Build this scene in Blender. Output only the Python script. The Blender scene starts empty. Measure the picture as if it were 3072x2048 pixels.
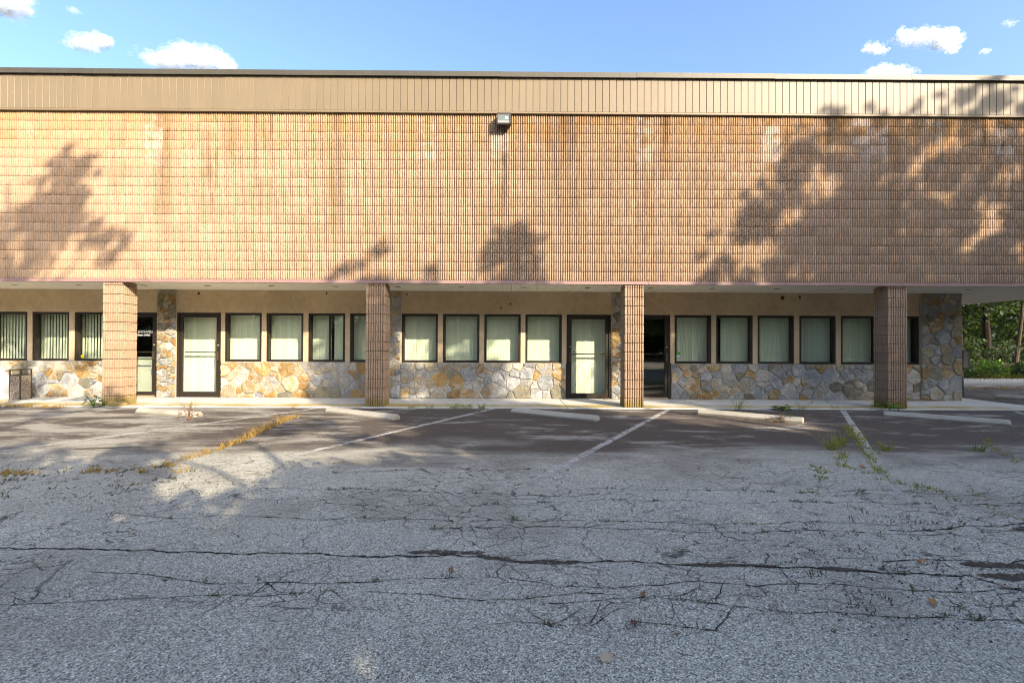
import bpy, math, random
import numpy as np
from mathutils import Vector, Matrix

random.seed(7)
RS = np.random.RandomState(11)
SC = bpy.context.scene
COL = SC.collection
R = math.radians

# ------------------------------------------------------------------ camera, sky, sun, exposure
EYE = 1.395
cam_d = bpy.data.cameras.new('camera'); cam = bpy.data.objects.new('camera', cam_d); COL.objects.link(cam)
cam_d.sensor_width = 36.0; cam_d.lens = 36.0 * 1365.0 / 3072.0
cam_d.clip_start = 0.05; cam_d.clip_end = 5000
cam.matrix_world = (Matrix.Translation((0, 0, EYE)) @ Matrix.Rotation(R(-0.3145), 4, 'Z')
                    @ Matrix.Rotation(R(90 + 0.3905), 4, 'X') @ Matrix.Rotation(R(0.2694), 4, 'Z'))
SC.camera = cam

SUN_TRAVEL = Vector((-0.80, 1.0, -0.634))           # the way the sunlight goes
sun_to = -SUN_TRAVEL.normalized()
SUN_EL = math.asin(sun_to.z); SUN_AZ = math.atan2(sun_to.x, sun_to.y)
world = bpy.data.worlds.new('World'); SC.world = world; world.use_nodes = True
wt = world.node_tree; wt.nodes.clear()
wo = wt.nodes.new('ShaderNodeOutputWorld'); bg = wt.nodes.new('ShaderNodeBackground')
sky = wt.nodes.new('ShaderNodeTexSky'); sky.sky_type = 'NISHITA'; sky.sun_disc = False
sky.sun_elevation = SUN_EL; sky.sun_rotation = SUN_AZ
sky.air_density = 1.0; sky.dust_density = 3.6; sky.ozone_density = 4.0
bg.inputs['Strength'].default_value = 0.15
wt.links.new(sky.outputs[0], bg.inputs[0]); wt.links.new(bg.outputs[0], wo.inputs[0])
sun_d = bpy.data.lights.new('sun', 'SUN'); sun = bpy.data.objects.new('sun', sun_d); COL.objects.link(sun)
sun_d.energy = 3.7; sun_d.angle = R(0.42); sun_d.color = (1.0, 0.86, 0.66)
sun.rotation_euler = SUN_TRAVEL.to_track_quat('-Z', 'Y').to_euler()
sun.location = (20, -30, 30)
SC.view_settings.view_transform = 'Standard'; SC.view_settings.look = 'None'
SC.view_settings.exposure = 1.58; SC.view_settings.gamma = 1.0; SC.view_settings.use_curve_mapping = False
SC.render.engine = 'CYCLES'
SC.cycles.transparent_max_bounces = 96
SC.cycles.max_bounces = 8
SC.cycles.pixel_filter_type = 'BLACKMAN_HARRIS'; SC.cycles.filter_width = 1.05

# ------------------------------------------------------------------ mesh helpers
class MB:
    def __init__(s): s.v = []; s.f = []
    def add(s, vs, fs):
        o = len(s.v); s.v += [tuple(p) for p in vs]; s.f += [tuple(i + o for i in f) for f in fs]; return s
    def box(s, x0, x1, y0, y1, z0, z1):
        return s.add([(x0,y0,z0),(x1,y0,z0),(x1,y1,z0),(x0,y1,z0),(x0,y0,z1),(x1,y0,z1),(x1,y1,z1),(x0,y1,z1)],
                     [(0,3,2,1),(4,5,6,7),(0,1,5,4),(1,2,6,5),(2,3,7,6),(3,0,4,7)])
    def bbox(s, x0, x1, y0, y1, z0, z1, b=0.006):
        # box with chamfered vertical/front edges
        P = []
        for (z, i) in ((z0, b), (z0 + b, 0), (z1 - b, 0), (z1, b)):
            P.append([(x0+i+b,y0+i,z),(x1-i-b,y0+i,z),(x1-i,y0+i+b,z),(x1-i,y1-i-b,z),(x1-i-b,y1-i,z),(x0+i+b,y1-i,z),(x0+i,y1-i-b,z),(x0+i,y0+i+b,z)])
        vs = [p for ring in P for p in ring]; fs = [tuple(range(7,-1,-1)), tuple(range(24,32))]
        for k in range(3):
            for j in range(8):
                a = k*8+j; c = k*8+(j+1)%8
                fs.append((a, c, c+8, a+8))
        return s.add(vs, fs)
    def loft(s, rings, cap=True, closed=True):
        n = len(rings[0]); o = len(s.v)
        for r in rings: s.v += [tuple(p) for p in r]
        for k in range(len(rings)-1):
            for j in range(n if closed else n-1):
                a = o+k*n+j; b = o+k*n+(j+1)%n
                s.f.append((a, b, b+n, a+n))
        if cap:
            s.f.append(tuple(o+j for j in range(n-1,-1,-1))); s.f.append(tuple(o+(len(rings)-1)*n+j for j in range(n)))
        return s
    def tube(s, pts, rads, n=8):
        rings = []
        pts = [Vector(p) for p in pts]
        for i, p in enumerate(pts):
            d = (pts[min(i+1,len(pts)-1)] - pts[max(i-1,0)]).normalized()
            a = d.cross(Vector((0.13,0.97,0.2)) if abs(d.y) < 0.9 else Vector((1,0,0))).normalized(); b = d.cross(a)
            r = rads[i] if hasattr(rads,'__len__') else rads
            rings.append([p + a*r*math.cos(2*math.pi*k/n) + b*r*math.sin(2*math.pi*k/n) for k in range(n)])
        return s.loft(rings)
    def mesh(s, name):
        me = bpy.data.meshes.new(name); me.from_pydata(s.v, [], s.f); me.update(); return me

def np_mesh(name, V, F):
    V = np.asarray(V, np.float32); F = np.asarray(F, np.int32); k = F.shape[1]
    me = bpy.data.meshes.new(name)
    me.vertices.add(len(V)); me.vertices.foreach_set('co', V.ravel())
    me.loops.add(F.size); me.loops.foreach_set('vertex_index', F.ravel())
    me.polygons.add(len(F)); me.polygons.foreach_set('loop_start', np.arange(len(F), dtype=np.int32)*k)
    me.update(calc_edges=True); me.validate(); return me

def tag(o, label=None, cat=None, group=None, kind=None):
    if label: o['label'] = label
    if cat: o['category'] = cat
    if group: o['group'] = group
    if kind: o['kind'] = kind
    return o
def put(name, geo, mat=None, parent=None, smooth=False, loc=None):
    me = geo.mesh(name) if isinstance(geo, MB) else geo
    if mat is not None and not me.materials: me.materials.append(mat)
    if smooth:
        me.polygons.foreach_set('use_smooth', [True]*len(me.polygons))
    o = bpy.data.objects.new(name, me); COL.objects.link(o)
    if loc is not None: o.location = loc
    if parent is not None:
        o.parent = parent; o.matrix_parent_inverse = parent_inv(parent)
    return o
WORLD_LOC = {}
def parent_inv(p):
    m = Matrix.Identity(4); chain = []
    q = p
    while q is not None: chain.append(q); q = q.parent
    for q in reversed(chain): m = m @ q.matrix_parent_inverse @ q.matrix_basis
    return m.inverted()
def empty(name, loc, label=None, cat=None, group=None, kind=None, parent=None):
    o = bpy.data.objects.new(name, None); COL.objects.link(o); o.location = loc; o.empty_display_size = 0.2
    if parent is not None:
        o.parent = parent; o.matrix_parent_inverse = parent_inv(parent)
    return tag(o, label, cat, group, kind)

# ------------------------------------------------------------------ material helpers
class G:
    def __init__(s, name, rough=0.8, spec=0.3):
        s.m = bpy.data.materials.new(name); s.m.use_nodes = True; s.nt = s.m.node_tree; s.nt.nodes.clear()
        s.out = s.n('ShaderNodeOutputMaterial'); s.b = s.n('ShaderNodeBsdfPrincipled')
        s.b.inputs['Roughness'].default_value = rough; s.b.inputs['Specular IOR Level'].default_value = spec
        s.l(s.b.outputs[0], s.out.inputs[0]); s._geo = None
    def n(s, t, **k):
        x = s.nt.nodes.new(t)
        for a, b in k.items(): setattr(x, a, b)
        return x
    def l(s, a, b): s.nt.links.new(a, b)
    def _set(s, inp, v):
        if hasattr(v, 'is_linked') or hasattr(v, 'links'): s.l(v, inp)
        elif isinstance(v, (tuple, list)) and len(v) == 3 and len(inp.default_value) == 4: inp.default_value = (*v, 1)
        else: inp.default_value = v
    @property
    def geo(s):
        if s._geo is None: s._geo = s.n('ShaderNodeNewGeometry')
        return s._geo
    @property
    def pos(s): return s.geo.outputs['Position']
    @property
    def island(s): return s.geo.outputs['Random Per Island']
    def objrand(s): return s.n('ShaderNodeObjectInfo').outputs['Random']
    def xyz(s, v=None):
        q = s.n('ShaderNodeSeparateXYZ'); s.l(v if v is not None else s.pos, q.inputs[0]); return q.outputs
    def comb(s, x, y, z):
        q = s.n('ShaderNodeCombineXYZ')
        for i, v in enumerate((x, y, z)): s._set(q.inputs[i], v)
        return q.outputs[0]
    def vmul(s, v, k):
        q = s.n('ShaderNodeVectorMath', operation='MULTIPLY'); s.l(v, q.inputs[0]); q.inputs[1].default_value = k if isinstance(k, tuple) else (k,k,k); return q.outputs[0]
    def vadd(s, a, b):
        q = s.n('ShaderNodeVectorMath', operation='ADD'); s.l(a, q.inputs[0]); s._set(q.inputs[1], b); return q.outputs[0]
    def math(s, op, a, b=0.0, c=None, clamp=False):
        q = s.n('ShaderNodeMath', operation=op, use_clamp=clamp); s._set(q.inputs[0], a); s._set(q.inputs[1], b)
        if c is not None: s._set(q.inputs[2], c)
        return q.outputs[0]
    def noise(s, scale, detail=3, rough=0.55, vec=None, dist=0.0, color=False):
        q = s.n('ShaderNodeTexNoise'); s.l(vec if vec is not None else s.pos, q.inputs['Vector'])
        q.inputs['Scale'].default_value = scale; q.inputs['Detail'].default_value = detail
        q.inputs['Roughness'].default_value = rough; q.inputs['Distortion'].default_value = dist
        return q.outputs['Color' if color else 'Fac']
    def vor(s, scale, vec=None, feature='F1', out='Distance', rnd=1.0):
        q = s.n('ShaderNodeTexVoronoi', feature=feature); s.l(vec if vec is not None else s.pos, q.inputs['Vector'])
        q.inputs['Scale'].default_value = scale; q.inputs['Randomness'].default_value = rnd
        return q.outputs[out]
    def white(s, vec):
        q = s.n('ShaderNodeTexWhiteNoise', noise_dimensions='3D'); s.l(vec, q.inputs['Vector']); return q.outputs['Value']
    def step(s, f, a, b, lo=0.0, hi=1.0):
        q = s.n('ShaderNodeMapRange', interpolation_type='SMOOTHSTEP'); s._set(q.inputs[0], f)
        s._set(q.inputs[1], a); s._set(q.inputs[2], b); q.inputs[3].default_value = lo; q.inputs[4].default_value = hi
        return q.outputs[0]
    def ramp(s, f, stops, interp='LINEAR'):
        q = s.n('ShaderNodeValToRGB'); q.color_ramp.interpolation = interp; e = q.color_ramp.elements
        while len(e) < len(stops): e.new(0.5)
        for i, (p, c) in enumerate(stops): e[i].position = p; e[i].color = (*c, 1)
        s._set(q.inputs[0], f); return q.outputs[0]
    def mix(s, f, a, b, blend='MIX'):
        q = s.n('ShaderNodeMix', data_type='RGBA', blend_type=blend); s._set(q.inputs[0], f); s._set(q.inputs[6], a); s._set(q.inputs[7], b); return q.outputs[2]
    def scale(s, col, f):   # brightness multiply
        q = s.n('ShaderNodeVectorMath', operation='SCALE'); s._set(q.inputs[0], col); s._set(q.inputs['Scale'], f); return q.outputs[0]
    def color(s, c): s._set(s.b.inputs['Base Color'], c); return s
    def bump(s, h, dist=0.01, strength=1.0):
        q = s.n('ShaderNodeBump'); q.inputs['Distance'].default_value = dist; q.inputs['Strength'].default_value = strength
        s._set(q.inputs['Height'], h); s.l(q.outputs[0], s.b.inputs['Normal']); return s

def simple(name, c, rough=0.7, spec=0.3, var=0.0, scale=6.0, metal=0.0, bump=0.0, bscale=80.0):
    g = G(name, rough, spec)
    if var:
        f = g.math('ADD', g.math('MULTIPLY', g.noise(scale, 5, 0.6), 2*var), 1-var)
        g.color(g.scale(tuple(c), f))
    else: g.color(tuple(c))
    g.b.inputs['Metallic'].default_value = metal
    if bump: g.bump(g.noise(bscale, 3, 0.6), bump)
    return g.m

BP, BR, BX0, BZ0 = 0.4005, 0.2033, -2.846, 2.800     # block pitch, course height, joint line, wall foot
def block_material():
    g = G('ribbed_block', 0.92, 0.15)
    x, y, z = g.xyz()
    bi = g.math('FLOOR', g.math('DIVIDE', g.math('SUBTRACT', x, BX0), BP)); bj = g.math('FLOOR', g.math('DIVIDE', g.math('SUBTRACT', z, BZ0), BR))
    rnd = g.white(g.comb(bi, 3.0, bj)); col_rnd = g.white(g.comb(bi, 9.0, 1.0)); rnd2 = g.white(g.comb(bi, 17.0, bj))
    base = g.ramp(rnd, [(0, (0.31,0.210,0.134)), (0.5, (0.34,0.233,0.150)), (1, (0.37,0.258,0.171))])
    n1 = g.noise(26, 4, 0.7); n2 = g.noise(1.3, 4, 0.6)
    base = g.scale(base, g.math('ADD', 0.74, g.math('MULTIPLY', n1, 0.52)))
    speck = g.step(g.noise(95, 2, 0.6), 0.62, 0.74)
    base = g.mix(g.math('MULTIPLY', speck, 0.22), base, (0.55,0.47,0.39))
    # ochre weathering near the head of the wall
    och = g.math('MULTIPLY', g.step(g.math('ADD', z, g.math('MULTIPLY', g.math('SUBTRACT', n2, 0.5), 2.2)), 5.2, 6.35), g.math('ADD', 0.18, g.math('MULTIPLY', rnd2, 0.42)))
    base = g.mix(och, base, (0.34,0.185,0.065))
    # run-down stains in a few columns
    run = g.math('MULTIPLY', g.step(col_rnd, 0.80, 0.90), g.step(g.noise(1.0, 4, 0.6, g.vmul(g.pos, (7.0, 1.0, 0.7))), 0.42, 0.62))
    run = g.math('MULTIPLY', run, g.step(z, 3.6, 5.4))
    base = g.mix(g.math('MULTIPLY', run, 0.6), base, (0.17,0.10,0.048))
    drip = None
    for xc, hw, zlo, k in ((-7.62,0.30,3.2,0.50), (-3.82,0.22,3.0,0.42), (-0.14,0.09,3.6,0.85), (-6.15,0.22,4.4,0.35), (3.42,0.10,4.6,0.75), (7.05,0.09,5.2,0.9), (10.5,0.09,5.0,0.8), (8.5,0.25,3.0,0.3), (1.2,0.3,4.2,0.3)):
        d = g.math('ABSOLUTE', g.math('ADD', g.math('SUBTRACT', x, xc), g.math('MULTIPLY', g.math('SUBTRACT', n2, 0.5), 0.12)))
        d = g.math('MULTIPLY', g.math('MULTIPLY', g.step(d, hw, hw*0.25), g.step(z, zlo, zlo+1.6)), k)
        drip = d if drip is None else g.math('MAXIMUM', drip, d)
    drip = g.math('MULTIPLY', drip, g.step(g.noise(1.6, 5, 0.7, g.vmul(g.pos, (3.0, 1.0, 1.2))), 0.30, 0.62, 0.5, 1.0))
    base = g.mix(drip, base, (0.125,0.072,0.032))
    # lime bloom on blocks beside the drips
    col2 = g.white(g.comb(bi, 31.0, 4.0))
    frac = g.math('FRACT', g.math('DIVIDE', g.math('SUBTRACT', z, BZ0), BR))
    bl = g.math('MULTIPLY', g.step(col2, 0.84, 0.88), g.step(z, 4.9, 6.0))
    bl = g.math('MULTIPLY', bl, g.step(g.math('ADD', g.noise(4.0, 3, 0.6), g.math('MULTIPLY', rnd, 0.25)), 0.50, 0.72))
    bl = g.math('MULTIPLY', bl, g.math('SUBTRACT', 1.0, g.math('MULTIPLY', frac, 0.6)))
    base = g.mix(g.math('MULTIPLY', bl, 0.55), base, (0.55,0.50,0.45))
    # damp algae at the pillar feet
    alg = g.math('MULTIPLY', g.step(g.math('ADD', z, g.math('MULTIPLY', g.math('SUBTRACT', n2, 0.5), 0.3)), 0.30, 0.10), 0.8)
    base = g.mix(alg, base, (0.20,0.15,0.035))
    g.color(base)
    g.bump(g.math('ADD', n1, g.math('MULTIPLY', g.noise(90, 2, 0.6), 0.5)), 0.006, 0.7)
    return g.m

def stone_material(name, c1, c2, c3, streak=0.5):
    g = G(name, 0.85, 0.2)
    r = g.objrand()
    off = g.vadd(g.pos, g.comb(g.math('MULTIPLY', r, 40.0), 0.0, g.math('MULTIPLY', r, 17.0)))
    n = g.noise(5.0, 5, 0.65, off, 0.8); big = g.noise(2.6, 3, 0.5, off, 1.2); fine = g.noise(55, 4, 0.7)
    c = g.mix(g.step(n, 0.38, 0.62), c1, c2)
    c = g.mix(g.math('MULTIPLY', g.step(big, 0.50, 0.58), streak), c, c3)
    vein = g.step(g.math('ABSOLUTE', g.math('SUBTRACT', g.noise(3.5, 6, 0.7, off, 1.5), 0.5)), 0.035, 0.008); c = g.mix(g.math('MULTIPLY', vein, 0.35), c, (0.16,0.13,0.09))
    c = g.scale(c, g.math('ADD', g.math('MULTIPLY', r, 0.45), g.math('ADD', 0.47, g.math('MULTIPLY', fine, 0.98))))
    pit = g.step(g.vor(38, off), 0.16, 0.08); c = g.mix(g.math('MULTIPLY', pit, g.math('MULTIPLY', g.step(r, 0.78, 0.85), 0.7)), c, (0.06,0.05,0.04))
    g.color(c); g.bump(g.math('ADD', g.math('MULTIPLY', n, 1.6), g.math('MULTIPLY', fine, 0.9)), 0.04, 1.0)
    return g.m

def asphalt_material():
    g = G('asphalt', 0.88, 0.3)
    x, y, z = g.xyz()
    peb = g.vor(150, out='Color'); pv = g.n('ShaderNodeSeparateColor'); g.l(peb, pv.inputs[0]); pr = pv.outputs[0]
    pd = g.vor(150); fine = g.noise(260, 2, 0.6)
    med = g.noise(34, 4, 0.75)
    old = g.ramp(pr, [(0, (0.10,0.095,0.078)), (0.25, (0.29,0.277,0.225)), (0.64, (0.45,0.432,0.35)), (0.92, (0.63,0.605,0.50)), (1, (0.82,0.79,0.67))])
    old = g.scale(old, g.math('SUBTRACT', 1.18, g.math('MULTIPLY', pd, 0.5)))
    old = g.scale(old, g.math('ADD', 0.62, g.math('MULTIPLY', med, 0.78)))
    big = g.noise(0.55, 5, 0.6); old = g.scale(old, g.math('ADD', 0.62, g.math('MULTIPLY', big, 0.80)))
    brown = g.math('MULTIPLY', g.step(g.noise(0.8, 4, 0.6, g.vadd(g.pos, (7.0,3.0,0.0))), 0.48, 0.70), 0.5)
    old = g.mix(brown, old, (0.20,0.175,0.135))
    oil = g.step(g.math('ADD', g.noise(1.7, 4, 0.6, g.vadd(g.pos, (1.3,8.0,0.0))), g.math('MULTIPLY', med, 0.06)), 0.70, 0.76); old = g.mix(g.math('MULTIPLY', oil, 0.45), old, (0.10,0.09,0.075))
    # dark sealer nearer the building, worn through in patches
    st = g.vmul(g.pos, (0.55, 1.7, 1.0))
    edge = g.math('ADD', y, g.math('ADD', g.math('MULTIPLY', g.math('SUBTRACT', g.noise(0.75, 5, 0.65, st), 0.5), 3.6), g.math('MULTIPLY', g.math('SUBTRACT', med, 0.5), 1.1)))
    sealed = g.math('MULTIPLY', g.step(edge, 5.0, 6.6), g.step(y, 19.0, 15.0))
    worn = g.noise(1.15, 6, 0.72, g.vadd(st, (3.7, 1.1, 0.0)), 0.4)
    wmask = g.step(g.math('ADD', worn, g.math('MULTIPLY', g.math('SUBTRACT', med, 0.5), 0.30)), g.step(x, -1.0, -6.0, 0.52, 0.42), g.step(x, -1.0, -6.0, 0.66, 0.58))  # pale wear increased towards the left so the sun patches there read brighter
    sc = g.ramp(med, [(0.25, (0.050,0.039,0.031)), (0.75, (0.115,0.092,0.074))])
    sc = g.mix(g.step(fine, 0.66, 0.74), sc, (0.24,0.22,0.195))
    sc = g.mix(g.math('MULTIPLY', wmask, 0.80), sc, (0.34,0.315,0.265))
    c = g.mix(sealed, old, sc)
    # hairline cracking: two scales of warped cells
    wv = g.vadd(g.pos, g.vmul(g.noise(2.2, 4, 0.6, color=True), 0.42))
    wv1 = g.vmul(wv, (1.0, 1.75, 0.0))
    e1 = g.vor(1.25, wv1, 'DISTANCE_TO_EDGE'); e2 = g.vor(3.6, g.vadd(wv1, (4.0, 2.0, 0.0)), 'DISTANCE_TO_EDGE')
    m1 = g.math('MULTIPLY', g.step(g.math('ADD', e1, g.math('MULTIPLY', med, 0.005)), 0.0100, 0.0035), g.step(g.noise(0.9, 3, 0.5), 0.32, 0.46))
    m2 = g.math('MULTIPLY', g.step(g.math('ADD', e2, g.math('MULTIPLY', med, 0.012)), 0.027, 0.009), g.step(g.noise(0.7, 3, 0.5, g.vadd(g.pos, (11.0, 5.0, 0.0))), 0.42, 0.55))
    ck = g.math('MULTIPLY', g.math('MAXIMUM', g.math('MULTIPLY', m1, 0.65), m2), g.math('MULTIPLY', g.step(y, 6.4, 5.2), g.step(y, 2.0, 2.5)))
    c = g.mix(g.math('MULTIPLY', ck, 0.85), c, (0.030,0.025,0.020))
    g.color(c)
    h = g.math('SUBTRACT', g.math('ADD', g.math('MULTIPLY', pd, -0.7), g.math('MULTIPLY', med, 0.5)), g.math('MULTIPLY', ck, 1.2))
    g.bump(h, 0.010, 0.75)
    return g.m

def concrete_material(name, c, band=False):
    g = G(name, 0.88, 0.2); x, y, z = g.xyz()
    n = g.noise(3.0, 6, 0.65); f = g.noise(60, 3, 0.7); r = g.objrand()
    col = g.scale(tuple(c), g.math('ADD', 0.62, g.math('ADD', g.math('MULTIPLY', n, 0.5), g.math('MULTIPLY', f, 0.28))))
    if band:
        d = g.noise(0.7, 4, 0.6, g.vmul(g.pos, (1.0, 4.0, 1.0)))
        yb = g.math('ADD', y, g.math('MULTIPLY', g.math('SUBTRACT', d, 0.5), 0.45))
        m = g.math('MULTIPLY', g.step(yb, 10.65, 10.25), g.step(y, 9.93, 10.06))
        col = g.mix(g.math('MULTIPLY', m, g.step(g.noise(1.1, 4, 0.6), 0.30, 0.62, 0.25, 0.9)), col, (0.36,0.25,0.045))
        st = g.step(g.noise(1.9, 5, 0.7, g.vadd(g.pos, (3.0,0.0,0.0))), 0.56, 0.75); col = g.mix(g.math('MULTIPLY', st, 0.45), col, (0.22,0.21,0.19))
    else:
        st = g.step(g.noise(2.2, 5, 0.72, g.vmul(g.pos, (1.0,1.0,2.5))), 0.50, 0.74)
        col = g.mix(g.math('MULTIPLY', st, g.math('ADD', 0.30, g.math('MULTIPLY', r, 0.5))), col, (0.20,0.18,0.13))
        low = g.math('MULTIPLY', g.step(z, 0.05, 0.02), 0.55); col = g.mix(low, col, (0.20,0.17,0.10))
    g.color(col); g.bump(g.math('ADD', n, f), 0.006, 0.7)
    return g.m

def leaf_material(name, c1, c2, trans=0.35, c3=None):
    g = G(name, 0.55, 0.35)
    r = g.island; stops = [(0, c1), (1, c2)] if c3 is None else [(0, c1), (0.7, c2), (1, c3)]
    c = g.ramp(r, stops)
    big = g.noise(0.8, 3, 0.5); c = g.scale(c, g.math('ADD', 0.55, g.math('MULTIPLY', big, 0.9)))
    g.color(c)
    t = g.n('ShaderNodeBsdfTranslucent'); g._set(t.inputs[0], g.mix(0.5, c, (0.14,0.20,0.02)) if c3 is None else c)
    mx = g.n('ShaderNodeMixShader'); mx.inputs[0].default_value = trans
    g.l(g.b.outputs[0], mx.inputs[1]); g.l(t.outputs[0], mx.inputs[2]); g.l(mx.outputs[0], g.out.inputs[0])
    return g.m

def glass_material():
    g = G('window_glass', 0.05, 0.5); g.nt.nodes.remove(g.b)
    tr = g.n('ShaderNodeBsdfTransparent'); tr.inputs[0].default_value = (0.935,0.965,0.91,1)
    gl = g.n('ShaderNodeBsdfGlossy'); gl.inputs['Roughness'].default_value = 0.0
    dt = g.n('ShaderNodeVectorMath', operation='DOT_PRODUCT'); g.l(g.geo.outputs['Incoming'], dt.inputs[0]); g.l(g.geo.outputs['Normal'], dt.inputs[1])
    c = g.math('SUBTRACT', 1.0, g.math('ABSOLUTE', dt.outputs['Value'])); fr = g.math('ADD', 0.072, g.math('MULTIPLY', g.math('POWER', c, 5.0), 0.96))
    mx = g.n('ShaderNodeMixShader'); g.l(fr, mx.inputs[0]); g.l(tr.outputs[0], mx.inputs[1]); g.l(gl.outputs[0], mx.inputs[2]); g.l(mx.outputs[0], g.out.inputs[0])
    return g.m

def paint_material():
    g = G('worn_line_paint', 0.8, 0.2)
    n = g.noise(7.0, 6, 0.75); p = g.noise(70, 3, 0.7)
    g.color(g.scale((0.52,0.505,0.45), g.math('ADD', 0.6, g.math('MULTIPLY', p, 0.7))))
    tr = g.n('ShaderNodeBsdfTransparent'); mx = g.n('ShaderNodeMixShader')
    a = g.step(g.math('ADD', g.math('MULTIPLY', n, 0.6), g.math('MULTIPLY', p, 0.5)), 0.46, 0.58)
    y = g.xyz()[1]; a = g.math('MULTIPLY', a, g.step(y, 4.0, 5.2, 0.45, 0.78))
    g.l(a, mx.inputs[0]); g.l(tr.outputs[0], mx.inputs[1]); g.l(g.b.outputs[0], mx.inputs[2]); g.l(mx.outputs[0], g.out.inputs[0])
    return g.m

def stucco_material():
    g = G('stucco', 0.9, 0.15)
    n = g.noise(7, 6, 0.7, dist=0.6); b = g.noise(1.1, 4, 0.6); f = g.noise(70, 3, 0.7)
    c = g.ramp(n, [(0.3, (0.44,0.335,0.205)), (0.6, (0.52,0.41,0.27)), (0.8, (0.58,0.465,0.32))])
    c = g.scale(c, g.math('ADD', 0.70, g.math('MULTIPLY', b, 0.6)))
    d = g.step(g.noise(3.0, 5, 0.75, g.vmul(g.pos, (2.5,1.0,0.5))), 0.60, 0.78); c = g.mix(g.math('MULTIPLY', d, 0.35), c, (0.16,0.115,0.07))
    g.color(c); g.bump(g.math('ADD', n, g.math('MULTIPLY', f, 0.6)), 0.012, 0.8); return g.m

def panel_material():
    g = G('fascia_metal', 0.5, 0.35); x, y, z = g.xyz()
    r = g.objrand(); n = g.noise(1.4, 5, 0.65)
    c = g.scale((0.180,0.137,0.083), g.math('ADD', 0.86, g.math('ADD', g.math('MULTIPLY', r, 0.08), g.math('MULTIPLY', n, 0.2))))
    st = g.math('MULTIPLY', g.step(g.noise(9, 5, 0.7), 0.62, 0.72), g.step(n, 0.52, 0.66)); c = g.mix(g.math('MULTIPLY', st, 0.4), c, (0.40,0.24,0.10))
    dirt = g.math('MULTIPLY', g.step(g.math('ADD', z, g.math('MULTIPLY', g.noise(6, 4, 0.7), 0.15)), 6.60, 6.53), 0.4); c = g.mix(dirt, c, (0.20,0.14,0.07))
    g.color(c); return g.m

def coping_material():
    g = G('coping_metal', 0.5, 0.4); x, y, z = g.xyz()
    s = g.noise(1.0, 5, 0.7, g.vmul(g.pos, (9.0, 3.0, 1.2))); n = g.noise(0.6, 4, 0.6)
    t = g.math('ADD', g.step(x, -4.0, 9.0), g.math('MULTIPLY', g.math('SUBTRACT', n, 0.5), 0.6))
    c = g.mix(t, (0.060,0.053,0.038), (0.115,0.100,0.068))
    c = g.mix(g.step(s, 0.48, 0.68), c, (0.065,0.055,0.035)); c = g.scale(c, g.math('ADD', 0.75, g.math('MULTIPLY', s, 0.5)))
    g.color(c); return g.m

def cloud_material(name, alpha):
    g = G(name, 1.0, 0.0); g.nt.nodes.remove(g.b)
    d = g.n('ShaderNodeBsdfDiffuse'); d.inputs[0].default_value = (0.90,0.94,0.98,1)
    if alpha < 1:
        t = g.n('ShaderNodeBsdfTranslucent'); t.inputs[0].default_value = (0.90,0.94,0.98,1)
        m1 = g.n('ShaderNodeMixShader'); m1.inputs[0].default_value = 0.8; g.l(d.outputs[0], m1.inputs[1]); g.l(t.outputs[0], m1.inputs[2])
        tr = g.n('ShaderNodeBsdfTransparent'); m2 = g.n('ShaderNodeMixShader'); m2.inputs[0].default_value = alpha
        g.l(tr.outputs[0], m2.inputs[1]); g.l(m1.outputs[0], m2.inputs[2]); g.l(m2.outputs[0], g.out.inputs[0])
    else: g.l(d.outputs[0], g.out.inputs[0])
    return g.m

def aggregate_material():
    g = G('exposed_aggregate', 0.8, 0.3)
    v = g.vor(75, out='Color'); s = g.n('ShaderNodeSeparateColor'); g.l(v, s.inputs[0]); d = g.vor(75)
    c = g.ramp(s.outputs[0], [(0, (0.07,0.05,0.035)), (0.4, (0.22,0.17,0.12)), (0.8, (0.38,0.32,0.25)), (1, (0.55,0.5,0.43))])
    g.color(g.scale(c, g.math('SUBTRACT', 1.15, g.math('MULTIPLY', d, 0.6)))); g.bump(g.math('MULTIPLY', d, -1.0), 0.01, 0.8); return g.m

M = {}
M['block'] = block_material()
M['mortar'] = simple('block_mortar', (0.20,0.135,0.085), 0.95, 0.1, 0.2, 20)
M['panel'] = panel_material(); M['coping'] = coping_material()
M['trim'] = simple('lintel_metal', (0.26,0.165,0.145), 0.5, 0.35, 0.15, 3)
M['seam'] = simple('seam_shadow_metal', (0.10,0.072,0.045), 0.7)
M['soffit'] = simple('soffit_paint', (0.84,0.80,0.69), 0.6, 0.3, 0.06, 2)
M['stucco'] = stucco_material()
M['stone'] = [stone_material('stone_grey', (0.40,0.385,0.35), (0.27,0.265,0.25), (0.37,0.27,0.13), 0.6),
              stone_material('stone_bluegrey', (0.33,0.335,0.33), (0.23,0.24,0.245), (0.42,0.40,0.36), 0.5),
              stone_material('stone_tan', (0.40,0.35,0.25), (0.33,0.28,0.18), (0.34,0.21,0.075), 0.6),
              stone_material('stone_rust', (0.37,0.25,0.11), (0.31,0.175,0.055), (0.41,0.36,0.26), 0.8),
              stone_material('stone_olive', (0.24,0.22,0.15), (0.17,0.165,0.13), (0.30,0.24,0.13), 0.5),
              stone_material('stone_pale', (0.47,0.44,0.37), (0.38,0.36,0.31), (0.43,0.30,0.14), 0.5)]
M['smortar'] = simple('stone_mortar', (0.40,0.375,0.325), 0.95, 0.1, 0.25, 9, bump=0.01)
M['bronze'] = simple('dark_bronze_frame', (0.022,0.016,0.011), 0.5, 0.3, 0.25, 14)
M['glass'] = glass_material()
g = G('blind_vinyl', 0.6, 0.3); g.color(g.scale((0.82,0.83,0.74), g.math('ADD', 0.88, g.math('MULTIPLY', g.objrand(), 0.14))))
M['blind'] = g.m
M['inside'] = simple('room_dark', (0.16,0.155,0.135), 0.9)
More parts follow.
